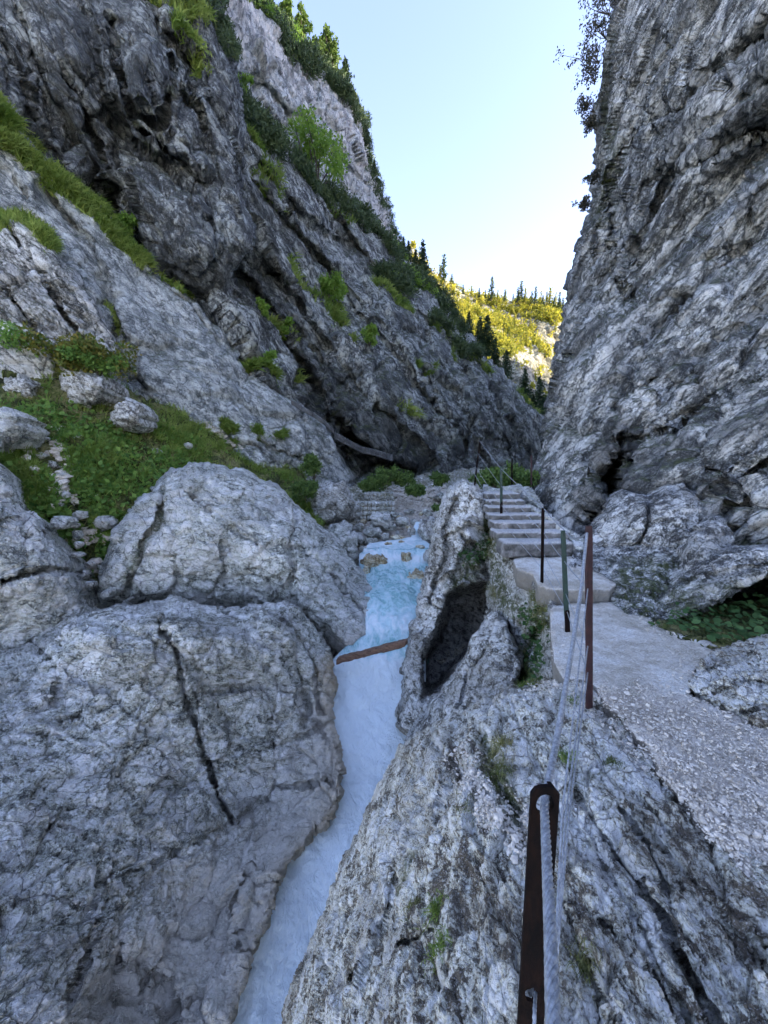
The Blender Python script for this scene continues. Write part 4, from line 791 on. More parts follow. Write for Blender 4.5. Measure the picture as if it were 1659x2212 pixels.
def join(parts):
    V = []; Fq = []; o = 0
    for v, f in parts: V.append(v); Fq.append(f + o); o += len(v)
    return np.concatenate(V), np.concatenate(Fq)

def resample(pts, step):
    pts = [np.array(p, float) for p in pts]; out = [pts[0]]
    for a, b in zip(pts, pts[1:]):
        n = max(1, int(np.linalg.norm(b - a) / step))
        for k in range(1, n + 1): out.append(a + (b - a) * k / n)
    return np.array(out)

def tube(pts, r, sides=8, twist=None):
    pts = np.asarray(pts, float); n = len(pts)
    t = np.gradient(pts, axis=0); t /= np.linalg.norm(t, axis=1, keepdims=True) + 1e-9
    ref = np.array([0, 0, 1.0]) if abs(t[0][2]) < .9 else np.array([1.0, 0, 0])
    a = np.cross(t, ref); a /= np.linalg.norm(a, axis=1, keepdims=True) + 1e-9; b = np.cross(t, a)
    r = np.full(n, r) if np.isscalar(r) else np.asarray(r)
    ang = np.arange(sides) * 2 * math.pi / sides
    co = pts[:, None] + r[:, None, None] * (np.cos(ang)[None, :, None] * a[:, None] + np.sin(ang)[None, :, None] * b[:, None])
    co = co.reshape(-1, 3); i = np.arange(sides); j = (i + 1) % sides
    q = np.concatenate([np.stack([i + k * sides, i + (k + 1) * sides, j + (k + 1) * sides, j + k * sides], -1) for k in range(n - 1)])
    return co.astype(np.float32), q, (pts, t, a, b)

def rope(pts, r, pitch, step, strands=6):
    P_ = resample(pts, step); _, _, (p, t, a, b) = tube(P_, r, 3)
    s_ = np.concatenate([[0], np.cumsum(np.linalg.norm(np.diff(p, axis=0), axis=1))]); out = []
    for k in range(strands):
        ph = s_ / pitch * 2 * math.pi + k * 2 * math.pi / strands
        c = p + (r * .62) * (np.cos(ph)[:, None] * a + np.sin(ph)[:, None] * b)
        v, q, _ = tube(c, r * .42, 6); out.append((v, q))
    return join(out)

def leaves(pts, size, asp=.5, updir=None, flat=0.0, nrm=None, rs=None):
    """one small diamond leaf per point"""
    g = rs or rng; n = len(pts); d = g.normal(size=(n, 3)); d /= np.linalg.norm(d, axis=1, keepdims=True)
    if updir is not None: d = d * (1 - flat) + np.asarray(updir) * flat; d /= np.linalg.norm(d, axis=1, keepdims=True)
    o = g.normal(size=(n, 3)); w = np.cross(d, o); w /= np.linalg.norm(w, axis=1, keepdims=True) + 1e-9
    L = (size * g.uniform(.6, 1.3, n))[:, None]
    p0 = pts; p2 = pts + d * L; m = pts + d * L * .45
    co = np.stack([p0, m + w * L * asp * .5, p2, m - w * L * asp * .5], 1).reshape(-1, 3)
    i = np.arange(n)[:, None] * 4; f = i + np.array([[0, 1, 2, 3]])
    return co.astype(np.float32), f, np.repeat(np.clip(g.normal(.45, .28, n), 0, 1), 4)

def blades(roots, nrm, L, wd, lean=(0, 0, 0), spread=.45, g=None):
    g = g or rng; n = len(roots); up = np.array([0, 0, 1.0])[None] * .7 + nrm * .5 + g.normal(size=(n, 3)) * spread
    up /= np.linalg.norm(up, axis=1, keepdims=True); L = (L * g.uniform(.5, 1.3, n))[:, None]
    s_ = np.cross(up, g.normal(size=(n, 3))); s_ /= np.linalg.norm(s_, axis=1, keepdims=True) + 1e-9
    dr = np.asarray(lean)[None] + g.normal(size=(n, 3)) * .25; dr[:, 2] -= .25
    m = roots + up * L * .5 + dr * L * .12; t = roots + up * L * .85 + dr * L * .5
    co = np.stack([roots - s_ * wd * .5, roots + s_ * wd * .5, m + s_ * wd * .42, m - s_ * wd * .42, t], 1).reshape(-1, 3)
    i = np.arange(n)[:, None] * 5
    sp = fbm((roots / (L.mean() * 4)).astype(np.float32), 3, 91) * 1.3
    return co.astype(np.float32), i + np.array([[0, 1, 2, 3]]), i + np.array([[3, 2, 4]]), np.repeat(np.clip(g.normal(.45, .22, n) + sp, 0, 1), 5)

def pick(rel, n, line=None, width=30, poly=None, noise=None, thr=0.0, seed=0, up=None):
    u, v, co, nn = rel; w = np.ones(len(u))
    if line is not None: w *= np.clip(1 - segdist(u, v, line)[0] / width, 0, 1)
    if poly is not None: w *= inside(u, v, poly)
    if noise: w *= np.clip((fbm(co / noise, 4, seed) - thr) * 5, 0, 1)
    if up is not None: w *= np.clip((nn[:, 2] - up) * 4, 0, 1)
    if w.sum() <= 0: return np.zeros((0, 3)), np.zeros((0, 3))
    i = rng.choice(len(u), n, p=w / w.sum())
    return co[i] + rng.normal(size=(n, 3)) * (np.linalg.norm(co[i], axis=1, keepdims=True) / F0 * 2.0), nn[i]

def blade_obj(name, sets, mat, parent=None, **kw):
    V, Q, T, A, o = [], [], [], [], 0
    for co, q, t, a in sets: V.append(co); Q.append(q + o); T.append(t + o); A.append(a); o += len(co)
    return mesh_obj(name, np.concatenate(V), [np.concatenate(Q), np.concatenate(T)], mat, parent, attrs={'tint': np.concatenate(A)})

def leaf_obj(name, sets, mat, parent=None):
    V, Q, A, o = [], [], [], 0
    for co, q, a in sets: V.append(co); Q.append(q + o); A.append(a); o += len(co)
    return mesh_obj(name, np.concatenate(V), np.concatenate(Q), mat, parent, attrs={'tint': np.concatenate(A)}, smooth=False)

def clumps(c, nper, rad, size, asp=.5, flatz=.7, updir=None, flat=0.0):
    n = len(c); p = np.repeat(c, nper, 0); d = rng.normal(size=p.shape); d /= np.linalg.norm(d, axis=1, keepdims=True)
    rr = rad * np.repeat(rng.uniform(.5, 1.3, n), nper)[:, None] * (rng.uniform(0, 1, (len(p), 1)) ** .45)
    d[:, 2] *= flatz; co, f, a = leaves(p + d * rr, size, asp, updir, flat)
    a = np.clip(a * .6 + np.repeat(np.repeat(rng.uniform(0, .6, n), nper), 4), 0, 1)
    return co, f, a

def shrub(name, base, rad, h, mat, label, cat='shrub', n=900, size=.08, seed=1, group=None, lean=(0, 0, 0), stems=7):
    base = np.array(base, float); root = empty(name, Vector(base)); tag(root, label, cat, group)
    g = np.random.default_rng(seed); P_ = []; tips = []
    for k in range(stems):
        d = np.array([g.normal() * rad * .6, g.normal() * rad * .5, h * g.uniform(.6, 1.05)]) + np.array(lean)
        pts = [base, base + d * .4 + g.normal(size=3) * rad * .1, base + d]; q = resample(pts, h / 6)
        v, f, _ = tube(q, np.linspace(h * .02, h * .006, len(q)), 5); P_.append((v, f)); tips.append(base + d); tips.append(base + d * .65 + g.normal(size=3) * rad * .2)
    v, f = join(P_); mesh_obj('branch', v, f, M_bark, root)
    tips = np.array(tips); per = n // len(tips); c = np.repeat(tips, per, 0)
    d = g.normal(size=c.shape); d /= np.linalg.norm(d, axis=1, keepdims=True); c = c + d * rad * .42 * g.uniform(0.1, 1, (len(c), 1)) ** .6
    leaf_obj('foliage', [leaves(c, size, .6, rs=g)], mat, root)
    return root

def spruce(base, h, label, group=None, lv=16, name='spruce_tree', cat='tree', mat=None, wid=.2, seed=1, dens=1.0):
    base = np.array(base, float); root = empty(name, Vector(base)); tag(root, label, cat, group); g = np.random.default_rng(seed)
    v, f, _ = tube(np.array([base - [0, 0, h * .05], base + [0, 0, h * .5], base + [0, 0, h]]), np.array([h * .022, h * .013, h * .002]), 6)
    mesh_obj('trunk', v, f, M_bark, root)
    C = []
    for k in range(lv):
        t = .12 + .88 * k / lv; R = h * wid * (1 - t) ** .8 * g.uniform(.75, 1.15) + h * .012; nb = int(6 + 5 * (1 - t))
        for j in range(nb):
            a = g.uniform(0, 6.28); L = R * g.uniform(.6, 1.15); m = max(3, int(9 * dens * (L / (h * wid)) + 3))
            s_ = g.uniform(.1, 1, m) * L; z = h * t - s_ * .35 + g.normal(size=m) * h * .008
            C.append(np.stack([base[0] + s_ * math.cos(a) + g.normal(size=m) * L * .1, base[1] + s_ * math.sin(a) + g.normal(size=m) * L * .1, base[2] + z], -1))
    C = np.concatenate(C); leaf_obj('crown', [leaves(C, h * .07 / dens ** .3, .55, (0, 0, -.35), .5, rs=g)], mat or M_spruce, root)
    return root

# ------------------------------------------------------------------ stone steps up the rock
stair = empty('stone_staircase', P(1165, 1201, y=6.25)); tag(stair, 'flight of rough concrete steps climbing beside the rock pillar', 'steps')
SP = [(1089, 1243, 1172, 6.3), (1073, 1232, 1150, 6.66), (1068, 1214, 1129, 7.02), (1061, 1180, 1112, 7.38), (1056, 1150, 1095, 7.74), (1054, 1134, 1081, 8.10), (1050, 1126, 1066, 8.46)]
prev = -1.62
for k, (ul, ur, v, y) in enumerate(SP):
    L = np.array(P(ul, v, y=y)); Rr = np.array(P(ur, v + .5, y=y + .02)); z = L[2]; Rr[2] = z
    dep = .5 if k < 6 else .95
    V_, F_ = block([L, Rr, Rr + [0.05, dep, .0], L + [.0, dep, .0]], z - prev + .03, (26, 8, 6), .02, 300 + k, .2)
    mo = np.clip((fbm(V_ * 3, 3, 5) + .1) * 2, 0, .5) * (V_[:, 2] < z - .04)
    mesh_obj('step', V_, F_, M_stair, stair, attrs={'moss': mo, 'tread_top': (V_[:, 2] > z - .022).astype(float)}); prev = z - .02
# rubble body below the platform behind the steps
relief('terrain', [(1040, 1048), (1075, 1053), (1100, 1050), (1120, 1044), (1145, 1048), (1165, 1075), (1180, 1110), (1150, 1090), (1120, 1062), (1060, 1070)],
       [(1060, 1056, 'y', 9.3), (1100, 1052, 'y', 9.4), (1140, 1050, 'y', 9.4), (1170, 1100, 'y', 8.2), (1130, 1070, 'y', 8.9)], M_bould, step=2, edge=(4, .1), back=(0, .8, -1.5), rock=.25, rock_amp=.2, seed=310, jagg=.05, kind='structure')
relief('terrain', [(1125, 1085), (1150, 1090), (1185, 1110), (1225, 1140), (1262, 1165), (1262, 1190), (1240, 1196), (1236, 1175), (1222, 1160), (1200, 1135), (1170, 1115)],
       [(1130, 1086, 'y', 8.2), (1180, 1110, 'y', 7.45), (1225, 1150, 'y', 6.8), (1255, 1180, 'y', 6.4), (1240, 1150, 'y', 7.0), (1240, 1190, 'y', 6.3)], M_bould, step=2, edge=(4, .1), back=(.2, .8, -.8), rock=.22, rock_amp=.24, seed=311, jagg=.05, kind='structure')

# ------------------------------------------------------------------ cable railing
rail = empty('cable_railing', P(1275, 1510, y=2.35)); tag(rail, 'steel cable handrail on iron posts along the path and steps', 'railing')
def bar(top, base, w, d, mat, label, seed=1, ang=0.0, cap=True, extra=None):
    top = np.array(top, float); base = np.array(base, float) - np.array([0, 0, .06]); n = 14; V = []
    ca, sa = math.cos(ang), math.sin(ang); prof = [(-w / 2, -d / 2), (w / 2, -d / 2), (w / 2, d / 2), (-w / 2, d / 2)]
    b_ = min(w, d) * .18; pr = []
    for x, y in prof: pr += [(x - math.copysign(b_, x), y), (x, y - math.copysign(b_, y))]
    pr = [pr[0], pr[1], pr[3], pr[2], pr[4], pr[5], pr[7], pr[6]]
    pr = sorted(pr, key=lambda q: math.atan2(q[1] / d, q[0] / w))
    m = len(pr)
    for k in range(n + 1):
        c = base + (top - base) * k / n; s_ = 1 if k < n else .86
        for x, y in pr: V.append(c + s_ * np.array([x * ca - y * sa, x * sa + y * ca, 0]))
    V.append(top + [0, 0, .002]); V.append(base); V = np.array(V, np.float32)
    V += .0012 * np.stack([fbm(V * 25, 2, seed), fbm(V * 25, 2, seed + 1), fbm(V * 25, 2, seed + 2)], -1)
    i = np.arange(m); j = (i + 1) % m; q = np.concatenate([np.stack([i + k * m, j + k * m, j + (k + 1) * m, i + (k + 1) * m], -1) for k in range(n)])
    t1 = np.stack([i + n * m, j + n * m, np.full(m, (n + 1) * m)], -1); t2 = np.stack([j, i, np.full(m, (n + 1) * m + 1)], -1)
    o = mesh_obj('post', V, [q, np.concatenate([t1, t2])], mat, rail, smooth=False); tag(o, label); return o
# red post, green post and the ones further up
red_t, red_b = P(1272, 1136, y=2.35), P(1274, 1512, y=2.35)
p_red = bar(red_t, red_b, .052, .016, M_redp, 'dark red flat iron post with its foot rusted brown', 401, .25)
g_t, g_b = P(1216, 1146, y=3.75), P(1227, 1361, y=3.62)
g_mid = g_b + (g_t - g_b) * .2
p_grn = bar(g_t, g_mid, .05, .02, M_green, 'dark green painted post, bent slightly, with a rusty foot', 402, .15)
foot = bar(g_mid, g_b, .052, .022, M_rust, None, 403, .15); foot.name = 'post_foot'
p3t, p3b = P(1173, 1098, y=4.85), P(1171, 1258, y=4.85)
bar(p3t, p3b, .036, .03, M_rust, 'brown rusty post standing on the landing', 404)
p4t, p4b = P(1083, 1008, y=7.55), P(1083, 1113, y=7.55)
p4m = p4b + (p4t - p4b) * .3
bar(p4t, p4m, .05, .04, M_green, 'green post beside the middle steps with a rusty foot', 405)
bar(p4m, p4b, .052, .042, M_rust, None, 406).name = 'post_foot'
p5t, p5b = P(1037, 950, y=9.0), P(1025, 1045, y=8.9)
bar(p5t, p5b, .035, .035, M_rust, 'leaning rusty post on top of the rock pillar', 407)
for (u, v0, v1, y, l) in ((1148, 984, 1036, 10.2, 'red post at the cliff edge beyond the top of the steps'), (1106, 990, 1052, 10.6, 'thin brown post beyond the top step')):
    bar(P(u, v0, y=y), P(u, v1 + 8, y=y), .04, .04, M_redp if u > 1120 else M_rust, l, 408)

# near post: a rusty flange with two slots, and a return flange on its right side
def near_post():
    import bmesh
    bm = bmesh.new(); w = .060; T = P(1178, 1700, y=.70); top = T.z; x0 = P(1147, 1740, y=.70).x; x1 = x0 + w; bot = -1.75
    def loop(pts): 
        vs = [bm.verts.new((x, 0, z)) for x, z in pts]; return [bm.edges.new((vs[k], vs[(k + 1) % len(vs)])) for k in range(len(vs))]
    outer = [(x0, bot), (x1, bot), (x1, top - .022), (x1 - .010, top - .006), (x1 - .022, top), (x0 + .022, top), (x0 + .008, top - .005), (x0, top - .018)]
    def slot(cx, cz, rx, rz, jag_=0): return [(cx + rx * math.cos(a) * (1 + jag_ * math.sin(3 * a)), cz + rz * math.sin(a) * (1 + jag_ * math.cos(5 * a))) for a in [k * math.pi / 10 for k in range(20)]]
    E = loop(outer) + loop(slot((x0 + x1) / 2 + .0, top - .042, .019, .024)) + loop(slot((x0 + x1) / 2 - .004, P(1157, 2150, y=.70).z, .014, .020, .12)) + loop(slot((x0 + x1) / 2, P(1157, 2150, y=.7).z - .2, .013, .018, .1))
    r = bmesh.ops.triangle_fill(bm, edges=E, use_beauty=True)
    # drop faces inside the slots
    cz = [(top - .042, .019, .024), (P(1157, 2150, y=.70).z, .014, .020), (P(1157, 2150, y=.7).z - .2, .013, .018)]
    kill = []
    for f in bm.faces:
        c = f.calc_center_median()
        for z, rx, rz in cz:
            if ((c.x - (x0 + x1) / 2) / rx) ** 2 + ((c.z - z) / rz) ** 2 < .8: kill.append(f); break
    bmesh.ops.delete(bm, geom=list(set(kill)), context='FACES_ONLY')
    g = bmesh.ops.extrude_face_region(bm, geom=bm.faces[:]); vs = [e for e in g['geom'] if isinstance(e, bmesh.types.BMVert)]
    bmesh.ops.translate(bm, verts=vs, vec=(0, .008, 0)); bmesh.ops.recalc_face_normals(bm, faces=bm.faces[:])
    for v in bm.verts: v.co.y += .70
    # return flange
    pts = [(x1 - .004, .708, bot), (x1 + .004, .708, bot), (x1 + .004, .752, bot), (x1 - .004, .752, bot)]
    lo = [bm.verts.new(p) for p in pts]; hi = [bm.verts.new((p[0], p[1], top - .024 - (.012 if k > 1 else 0))) for k, p in enumerate(pts)]
    bm.faces.new(lo[::-1]); bm.faces.new(hi)
    for k in range(4): bm.faces.new((lo[k], lo[(k + 1) % 4], hi[(k + 1) % 4], hi[k]))
    me = bpy.data.meshes.new('post'); 
    for v in bm.verts: v.co -= rail.location
    bm.normal_update(); bm.to_mesh(me); bm.free(); me.materials.append(M_rust); o = bpy.data.objects.new('post', me); COL.objects.link(o); o.parent = rail
    tag(o, 'nearest post, dark rusty angle iron with a slotted top the thick cable runs through'); return o
near_post()

c_in = P(1200, 2420, y=.22); 
ctop = [(.10, -1.2, -.66), (.155, -.3, -.655), tuple(P(1196, 2240, y=.335)), tuple(P(1188, 2000, y=.45)), tuple(P(1176, 1745, y=.695)), tuple(P(1180, 1712, y=.73)), tuple(P(1204, 1590, y=.95)), tuple(P(1236, 1400, y=1.37)), tuple(P(1256, 1270, y=1.85)), tuple(P(1268, 1152, y=2.33))]
v_, f_ = rope(ctop, .0088, .085, .008); tag(mesh_obj('cable', v_, f_, M_cable, rail), 'thick twisted steel cable running through the nearest post')
def sag(a, b, s_=.02, n=8):
    a = np.array(a); b = np.array(b); return [tuple(a + (b - a) * k / n - np.array([0, 0, s_ * 4 * (k / n) * (1 - k / n)])) for k in range(n + 1)]
lines = [[(1268, 1152, 2.33), (1222, 1148, 3.74), (1175, 1099, 4.85), (1083, 1013, 7.55), (1035, 951, 9.0)],
         [(1270, 1270, 2.35), (1219, 1212, 3.72), (1175, 1151, 4.85), (1083, 1050, 7.55), (1031, 978, 8.97)],
         [(1270, 1394, 2.35), (1222, 1282, 3.68), (1175, 1198, 4.85), (1083, 1091, 7.55), (1026, 1007, 8.94)],
         [(1270, 1451, 2.35), (1225, 1321, 3.65), (1174, 1231, 4.85), (1083, 1124, 7.55), (1022, 1018, 8.93)]]
near_ends = [None, [(1214, 1760, 1.02), (1201, 2030, .76), (1186, 2145, .715)], [(1222, 1760, 1.10), (1203, 2030, .80), (1188, 2200, .715)], [(1229, 1760, 1.16), (1206, 2030, .83), (1190, 2260, .715)]]
lab = ['thin top cable from the red post up to the highest post', 'upper of the three lower cables', 'middle of the three lower cables', 'lowest cable of the railing']
for k, L in enumerate(lines):
    pts = []
    if near_ends[k]: pts += [tuple(P(u, v, y=y)) for u, v, y in reversed(near_ends[k])]
    q = [tuple(P(u, v, y=y)) for u, v, y in L]
    for i_, (a, b) in enumerate(zip(q, q[1:])): pts += sag(a, b, .05 if (k == 0 and i_ == 0) else .012)
    r0 = .0066 if k == 0 else .0048
    if near_ends[k]: v_, f_ = rope(pts, r0, .05, .02, 5)
    else: v_, f_ = rope(pts, r0, .05, .02, 5)
    tag(mesh_obj('cable', v_, f_, M_cable, rail), lab[k])
# cable seen through the second slot of the near post
v_, f_ = rope([tuple(P(1157, 2146, y=.703)), tuple(P(1155, 2180, y=.66)), tuple(P(1152, 2300, y=.60)), (.12, .1, -1.15), (.05, -.8, -1.2)], .0045, .05, .012, 5)
tag(mesh_obj('cable', v_, f_, M_cable, rail), 'thin cable threaded through the lower slot of the nearest post')

# ------------------------------------------------------------------ plank over the torrent
a = np.array(P(726, 1424, y=7.75)); b = np.array(P(876, 1385, y=7.15)); d = (b - a) / np.linalg.norm(b - a); s_ = np.cross(d, [0, 0, 1.0]); s_ /= np.linalg.norm(s_)
V_, F_ = block([a, b, b + s_ * -.16, a + s_ * -.16], .13, (60, 4, 4), .022, 501, .15)
o = mesh_obj('timber_beam', V_, F_, M_wood); tag(o, 'weathered brown timber wedged across the torrent between two boulders', 'timber')

# ------------------------------------------------------------------ stone retaining wall by the stream
wall = empty('stone_wall', P(815, 1132, y=19.4)); tag(wall, 'low dry stone retaining wall beside the stream below the cliff', 'wall')
def stone_panel(name, u0, u1, v0, v1, y, rows, cols, seed, dy=1.2):
    g = random.Random(seed); A = np.array(P(u0, v1, y=y)); B = np.array(P(u1, v1, y=y)); zt = P(u0, v0, y=y).z; H = zt - A[2]; parts = []
    for r in range(rows):
        xs = [0.0]
        while xs[-1] < 1: xs.append(xs[-1] + g.uniform(.6, 1.4) / cols)
        xs[-1] = 1.0
        for x0, x1 in zip(xs, xs[1:]):
            if x1 - x0 < .25 / cols: continue
            p0 = A + (B - A) * (x0 + .006); p1 = A + (B - A) * (x1 - .006); z1 = A[2] + H * (r + .95) / rows; o_ = g.uniform(-.05, .05)
            c = [np.array([p[0], p[1] + o_ + q, z1]) for p, q in ((p0, 0), (p1, 0), (p1, dy * .5), (p0, dy * .5))]
            parts.append(block(c, H / rows * .88, (4, 3, 3), .035, g.randrange(999), .35))
    v, f = join(parts); mesh_obj(name, v, f, M_bould, wall, attrs={'moss': np.clip(fbm(v / .8, 3, 9) * 1.5, 0, .7)})
    c = [np.array([p[0], p[1] + q, zt - .06]) for p, q in ((A + (B - A) * .01, .12), (B - (B - A) * .01, .12), (B, dy), (A, dy))]
    v, f = block(c, H - .05, (6, 3, 3), .03, seed, .1); mesh_obj('rubble_core', v, f, M_soil, wall)
stone_panel('lower_course', 777, 853, 1084, 1124, 18.2, 4, 9, 3)
stone_panel('upper_course', 786, 850, 1064, 1079, 19.4, 2, 10, 4)

# ------------------------------------------------------------------ walkway cut into the far cliff
wk = empty('cliff_walkway', P(790, 975, y=26)); tag(wk, 'narrow concrete walkway clinging to the dark cliff overhang', 'walkway')
pts = [(722, 934, 24.6), (738, 941, 24.8), (755, 951, 25.0), (768, 958, 25.2), (781, 965, 25.4), (795, 968, 25.7), (809, 971, 26.0), (828, 977, 26.3), (850, 984, 26.6)]
parts = []; deck = []
fine_ = []
for (a_, b_) in zip(pts, pts[1:]):
    for q_ in range(3): fine_.append(tuple(a_[i] + (b_[i] - a_[i]) * q_ / 3 for i in range(3)))
fine_.append(pts[-1]); gk = random.Random(3)
for (u0, v0, y0), (u1, v1, y1) in zip(fine_, fine_[1:]):
    A, B = np.array(P(u0, v0 - gk.uniform(0, 1.2), y=y0)), np.array(P(u1, v1 - gk.uniform(0, 1.2), y=y1)); o_ = np.array([0, .16, 0]); B = B - (B - A) * .09
    parts.append(block([A, B, B + o_, A + o_], .34, (3, 3, 4), .02, int(u0), .1))
    dn = np.array([0, -.03, -.34]); deck.append(block([A + dn, B + dn, B + dn + [0, 1.6, 0], A + dn + [0, 1.6, 0]], .10, (6, 6, 2), .02, int(u0) + 1, .1))
v, f = join(parts); mesh_obj('parapet', v, f, M_lichen_conc, wk); v, f = join(deck); mesh_obj('deck', v, f, M_lichen_conc, wk)
pts = [(628, 862, 22.0), (652, 876, 22.4), (675, 890, 22.8), (700, 907, 23.3), (720, 928, 24.2)]
parts = []
for (u0, v0, y0), (u1, v1, y1) in zip(pts, pts[1:]):
    A, B = np.array(P(u0, v0, y=y0)), np.array(P(u1, v1, y=y1)); o_ = np.array([0, .3, 0]); parts.append(block([A, B - (B - A) * .01, B + o_, A + o_], .3, (6, 3, 4), .03, int(u0), .1))
v, f = join(parts); mesh_obj('parapet', v, f, M_lichen_conc, wk)

# ------------------------------------------------------------------ vegetation
CL = REL['cliff']; FARC, MIDC, DARKC, SLABC, CRAG, RIGHTC = CL[0], CL[1], CL[2], CL[3], CL[4], CL[5]
def stuff(o): return tag(o, kind='stuff')
# grass on the slope
excl = [(90, 950), (120, 1020), (165, 1100), (190, 1170), (215, 1290)]
u, v, co, nn = TURF
den = np.clip((segdist(u, v, excl)[0] - 10 - 14 * fbm(co / .8, 3, 61)) / 25, 0, 1) * np.clip((segdist(u, v, [(455, 915), (520, 960), (590, 1000)])[0] - 7) / 14, 0.08, 1) * (v > 738)
for (bu, bv, br) in ((172, 838, 60), (275, 900, 42), (42, 842, 46)): den *= np.clip((np.hypot(u - bu, v - bv) - br) / 10, 0, 1) + (v > bv + br * .5)
grassy = np.clip(1.2 * np.clip(1 - segdist(u, v, [(0, 770), (230, 830), (330, 880), (460, 930), (560, 1000), (680, 1080)])[0] / 75, 0, 1) + np.clip(1 - segdist(u, v, [(-20, 930), (40, 980), (70, 1060)])[0] / 60, 0, 1) + (fbm(co / 1.5, 3, 3) > .1) * .4, 0, 1)
def choose(w, n):
    i = rng.choice(len(w), n, p=w / w.sum()); return co[i] + rng.normal(size=(n, 3)) * .03, nn[i]
den = den * np.clip(.75 + 2.2 * fbm(co / 1.1, 4, 17), .03, 1.3)
c1, n1 = choose(den * (.08 + grassy), 52000)
cd, nd = choose(np.clip(den, .2, 1), 9000)
stuff(blade_obj('grass', [blades(c1, n1, .28, .024, (.3, -.3, 0))], M_grass)); stuff(blade_obj('dry_grass', [blades(cd, nd, .26, .022, (.3, -.3, 0), .6)], M_dry))
c2, n2 = choose(den * (1.05 - grassy) * np.clip(1.3 + 2 * fbm(co / .8, 3, 8), .1, 1), 34000)
stuff(leaf_obj('ground_cover', [leaves(c2 + n2 * rng.uniform(0, .16, (len(c2), 1)), .15, .8, (0, -.3, .5), .3)], M_herb))
c3, n3 = choose(den * (v < 1200) * (u > -60), 46)
for k, (c, n_) in enumerate(zip(c3, n3)): pass
tf = [blades(np.repeat(c[None], 60, 0) + rng.normal(size=(60, 3)) * .05, np.repeat(n_[None], 60, 0), .42, .022, (.3, -.3, 0), .6) for c, n_ in zip(c3, n3)]
stuff(blade_obj('tall_grass', tf, M_grass))
# grass bands on the cliffs
c, n_ = pick(SLABC, 22000, line=[(-60, 150), (0, 255), (90, 345), (165, 410), (215, 455), (262, 505), (318, 560)], width=28, noise=1.0, thr=0.0)
c2, n2 = pick(SLABC, 6000, line=[(-60, 290), (30, 320), (120, 400), (220, 470)], width=18)
c3, n3 = pick(CRAG, 3500, line=[(-20, 478), (60, 474), (110, 530)], width=16)
c4, n4 = pick(DARKC, 3500, line=[(330, -10), (370, 20), (430, 30)], width=26, noise=2, thr=-.2); c5, n5 = pick(DARKC, 1800, line=[(380, 60), (420, 90), (445, 140)], width=10)
stuff(blade_obj('grass', [blades(c, n_, .42, .045, (.5, -.3, -.5), .5), blades(c2, n2, .5, .06, (.5, -.3, -.5)), blades(c3, n3, .4, .04, (.4, -.3, -.4)), blades(c4, n4, .6, .08, (.3, -.3, -.6)), blades(c5, n5, .5, .07, (.3, -.3, -.6))], M_grass))
sets = []
for line, w, n in (([(535, 300), (560, 345), (590, 400)], 16, 1600), ([(540, 330), (560, 400), (600, 440)], 10, 700), ([(560, 680), (600, 712), (640, 735)], 9, 1100), ([(505, 760), (560, 810), (600, 840)], 10, 1500), ([(715, 650), (735, 690), (760, 730)], 14, 1400),
                   ([(800, 610), (840, 640), (880, 680)], 9, 1300), ([(650, 800), (655, 812)], 8, 200), ([(900, 790), (930, 800)], 7, 400), ([(1020, 770), (1060, 800)], 8, 700), ([(940, 700), (960, 720), (985, 770)], 10, 900), ([(725, 460), (760, 480)], 8, 300), ([(860, 870), (900, 900)], 5, 200), ([(1120, 850), (1160, 885)], 10, 900), ([(640, 550), (660, 600), (690, 640)], 7, 400)):
    c, n_ = pick(MIDC, n, line=line, width=w, noise=1.5, thr=-.05); sets.append(blades(c, n_, .7, .10, (.3, -.3, -.4), .5))
for line, w, n in (([(460, 908), (500, 925), (560, 950)], 10, 1200), ([(540, 925), (590, 940), (610, 935)], 9, 900), ([(350, 600), (410, 640)], 7, 600), ([(230, 660), (260, 720)], 5, 200), ([(500, 930), (520, 960)], 9, 500)):
    c, n_ = pick(SLABC, n, line=line, width=w, noise=1.0, thr=-.05); sets.append(blades(c, n_, .35, .05, (.3, -.3, -.4), .5))
stuff(blade_obj('grass', sets, M_grass))
# dwarf pine and scrub along the high ledges
def scrub(rel, n, nper, rad, size, mat, name='scrub', lift=.3, **kw):
    c, n_ = pick(rel, n, **kw); return stuff(leaf_obj(name, [clumps(c + n_ * rad * lift + [0, 0, rad * .4], nper, rad, size, .3, .8, (0, 0, .5), .3)], mat))
ledge = [(535, 250), (600, 300), (650, 345), (700, 395), (760, 432), (820, 490), (862, 545), (905, 598)]
scrub(MIDC, 520, 60, .9, .5, M_pine, line=ledge, width=34, noise=4, thr=-.12, name='dwarf_pine_scrub')
scrub(MIDC, 420, 60, 1.2, .6, M_pine, poly=[(800, 590), (905, 600), (970, 660), (1015, 720), (1040, 770), (1000, 770), (940, 700), (870, 650)], noise=5, thr=-.15, name='dwarf_pine_scrub')
scrub(MIDC, 160, 50, .7, .4, M_shrub, line=[(860, 600), (935, 620), (970, 655)], width=18, name='scrub')
scrub(MIDC, 120, 50, .6, .35, M_shrub, line=ledge, width=16, noise=4, thr=.1, name='scrub')
scrub(FARC, 620, 50, 1.0, .55, M_pine, line=[(500, -50), (560, 30), (610, 75), (655, 120), (700, 165), (745, 215), (775, 260)], width=30, noise=4, thr=-.12, name='dwarf_pine_scrub')
scrub(FARC, 260, 40, .9, .5, M_shrub, line=[(530, -20), (590, 40), (650, 95), (700, 135)], width=26, name='scrub')
scrub(FARC, 260, 36, .6, .4, M_pine, line=[(775, 250), (800, 330), (812, 390), (845, 470), (870, 540)], width=14, name='dwarf_pine_scrub')
scrub(DARKC, 160, 60, .6, .35, M_pine, line=[(330, -20), (400, 0), (470, -10)], width=34, name='dwarf_pine_scrub')
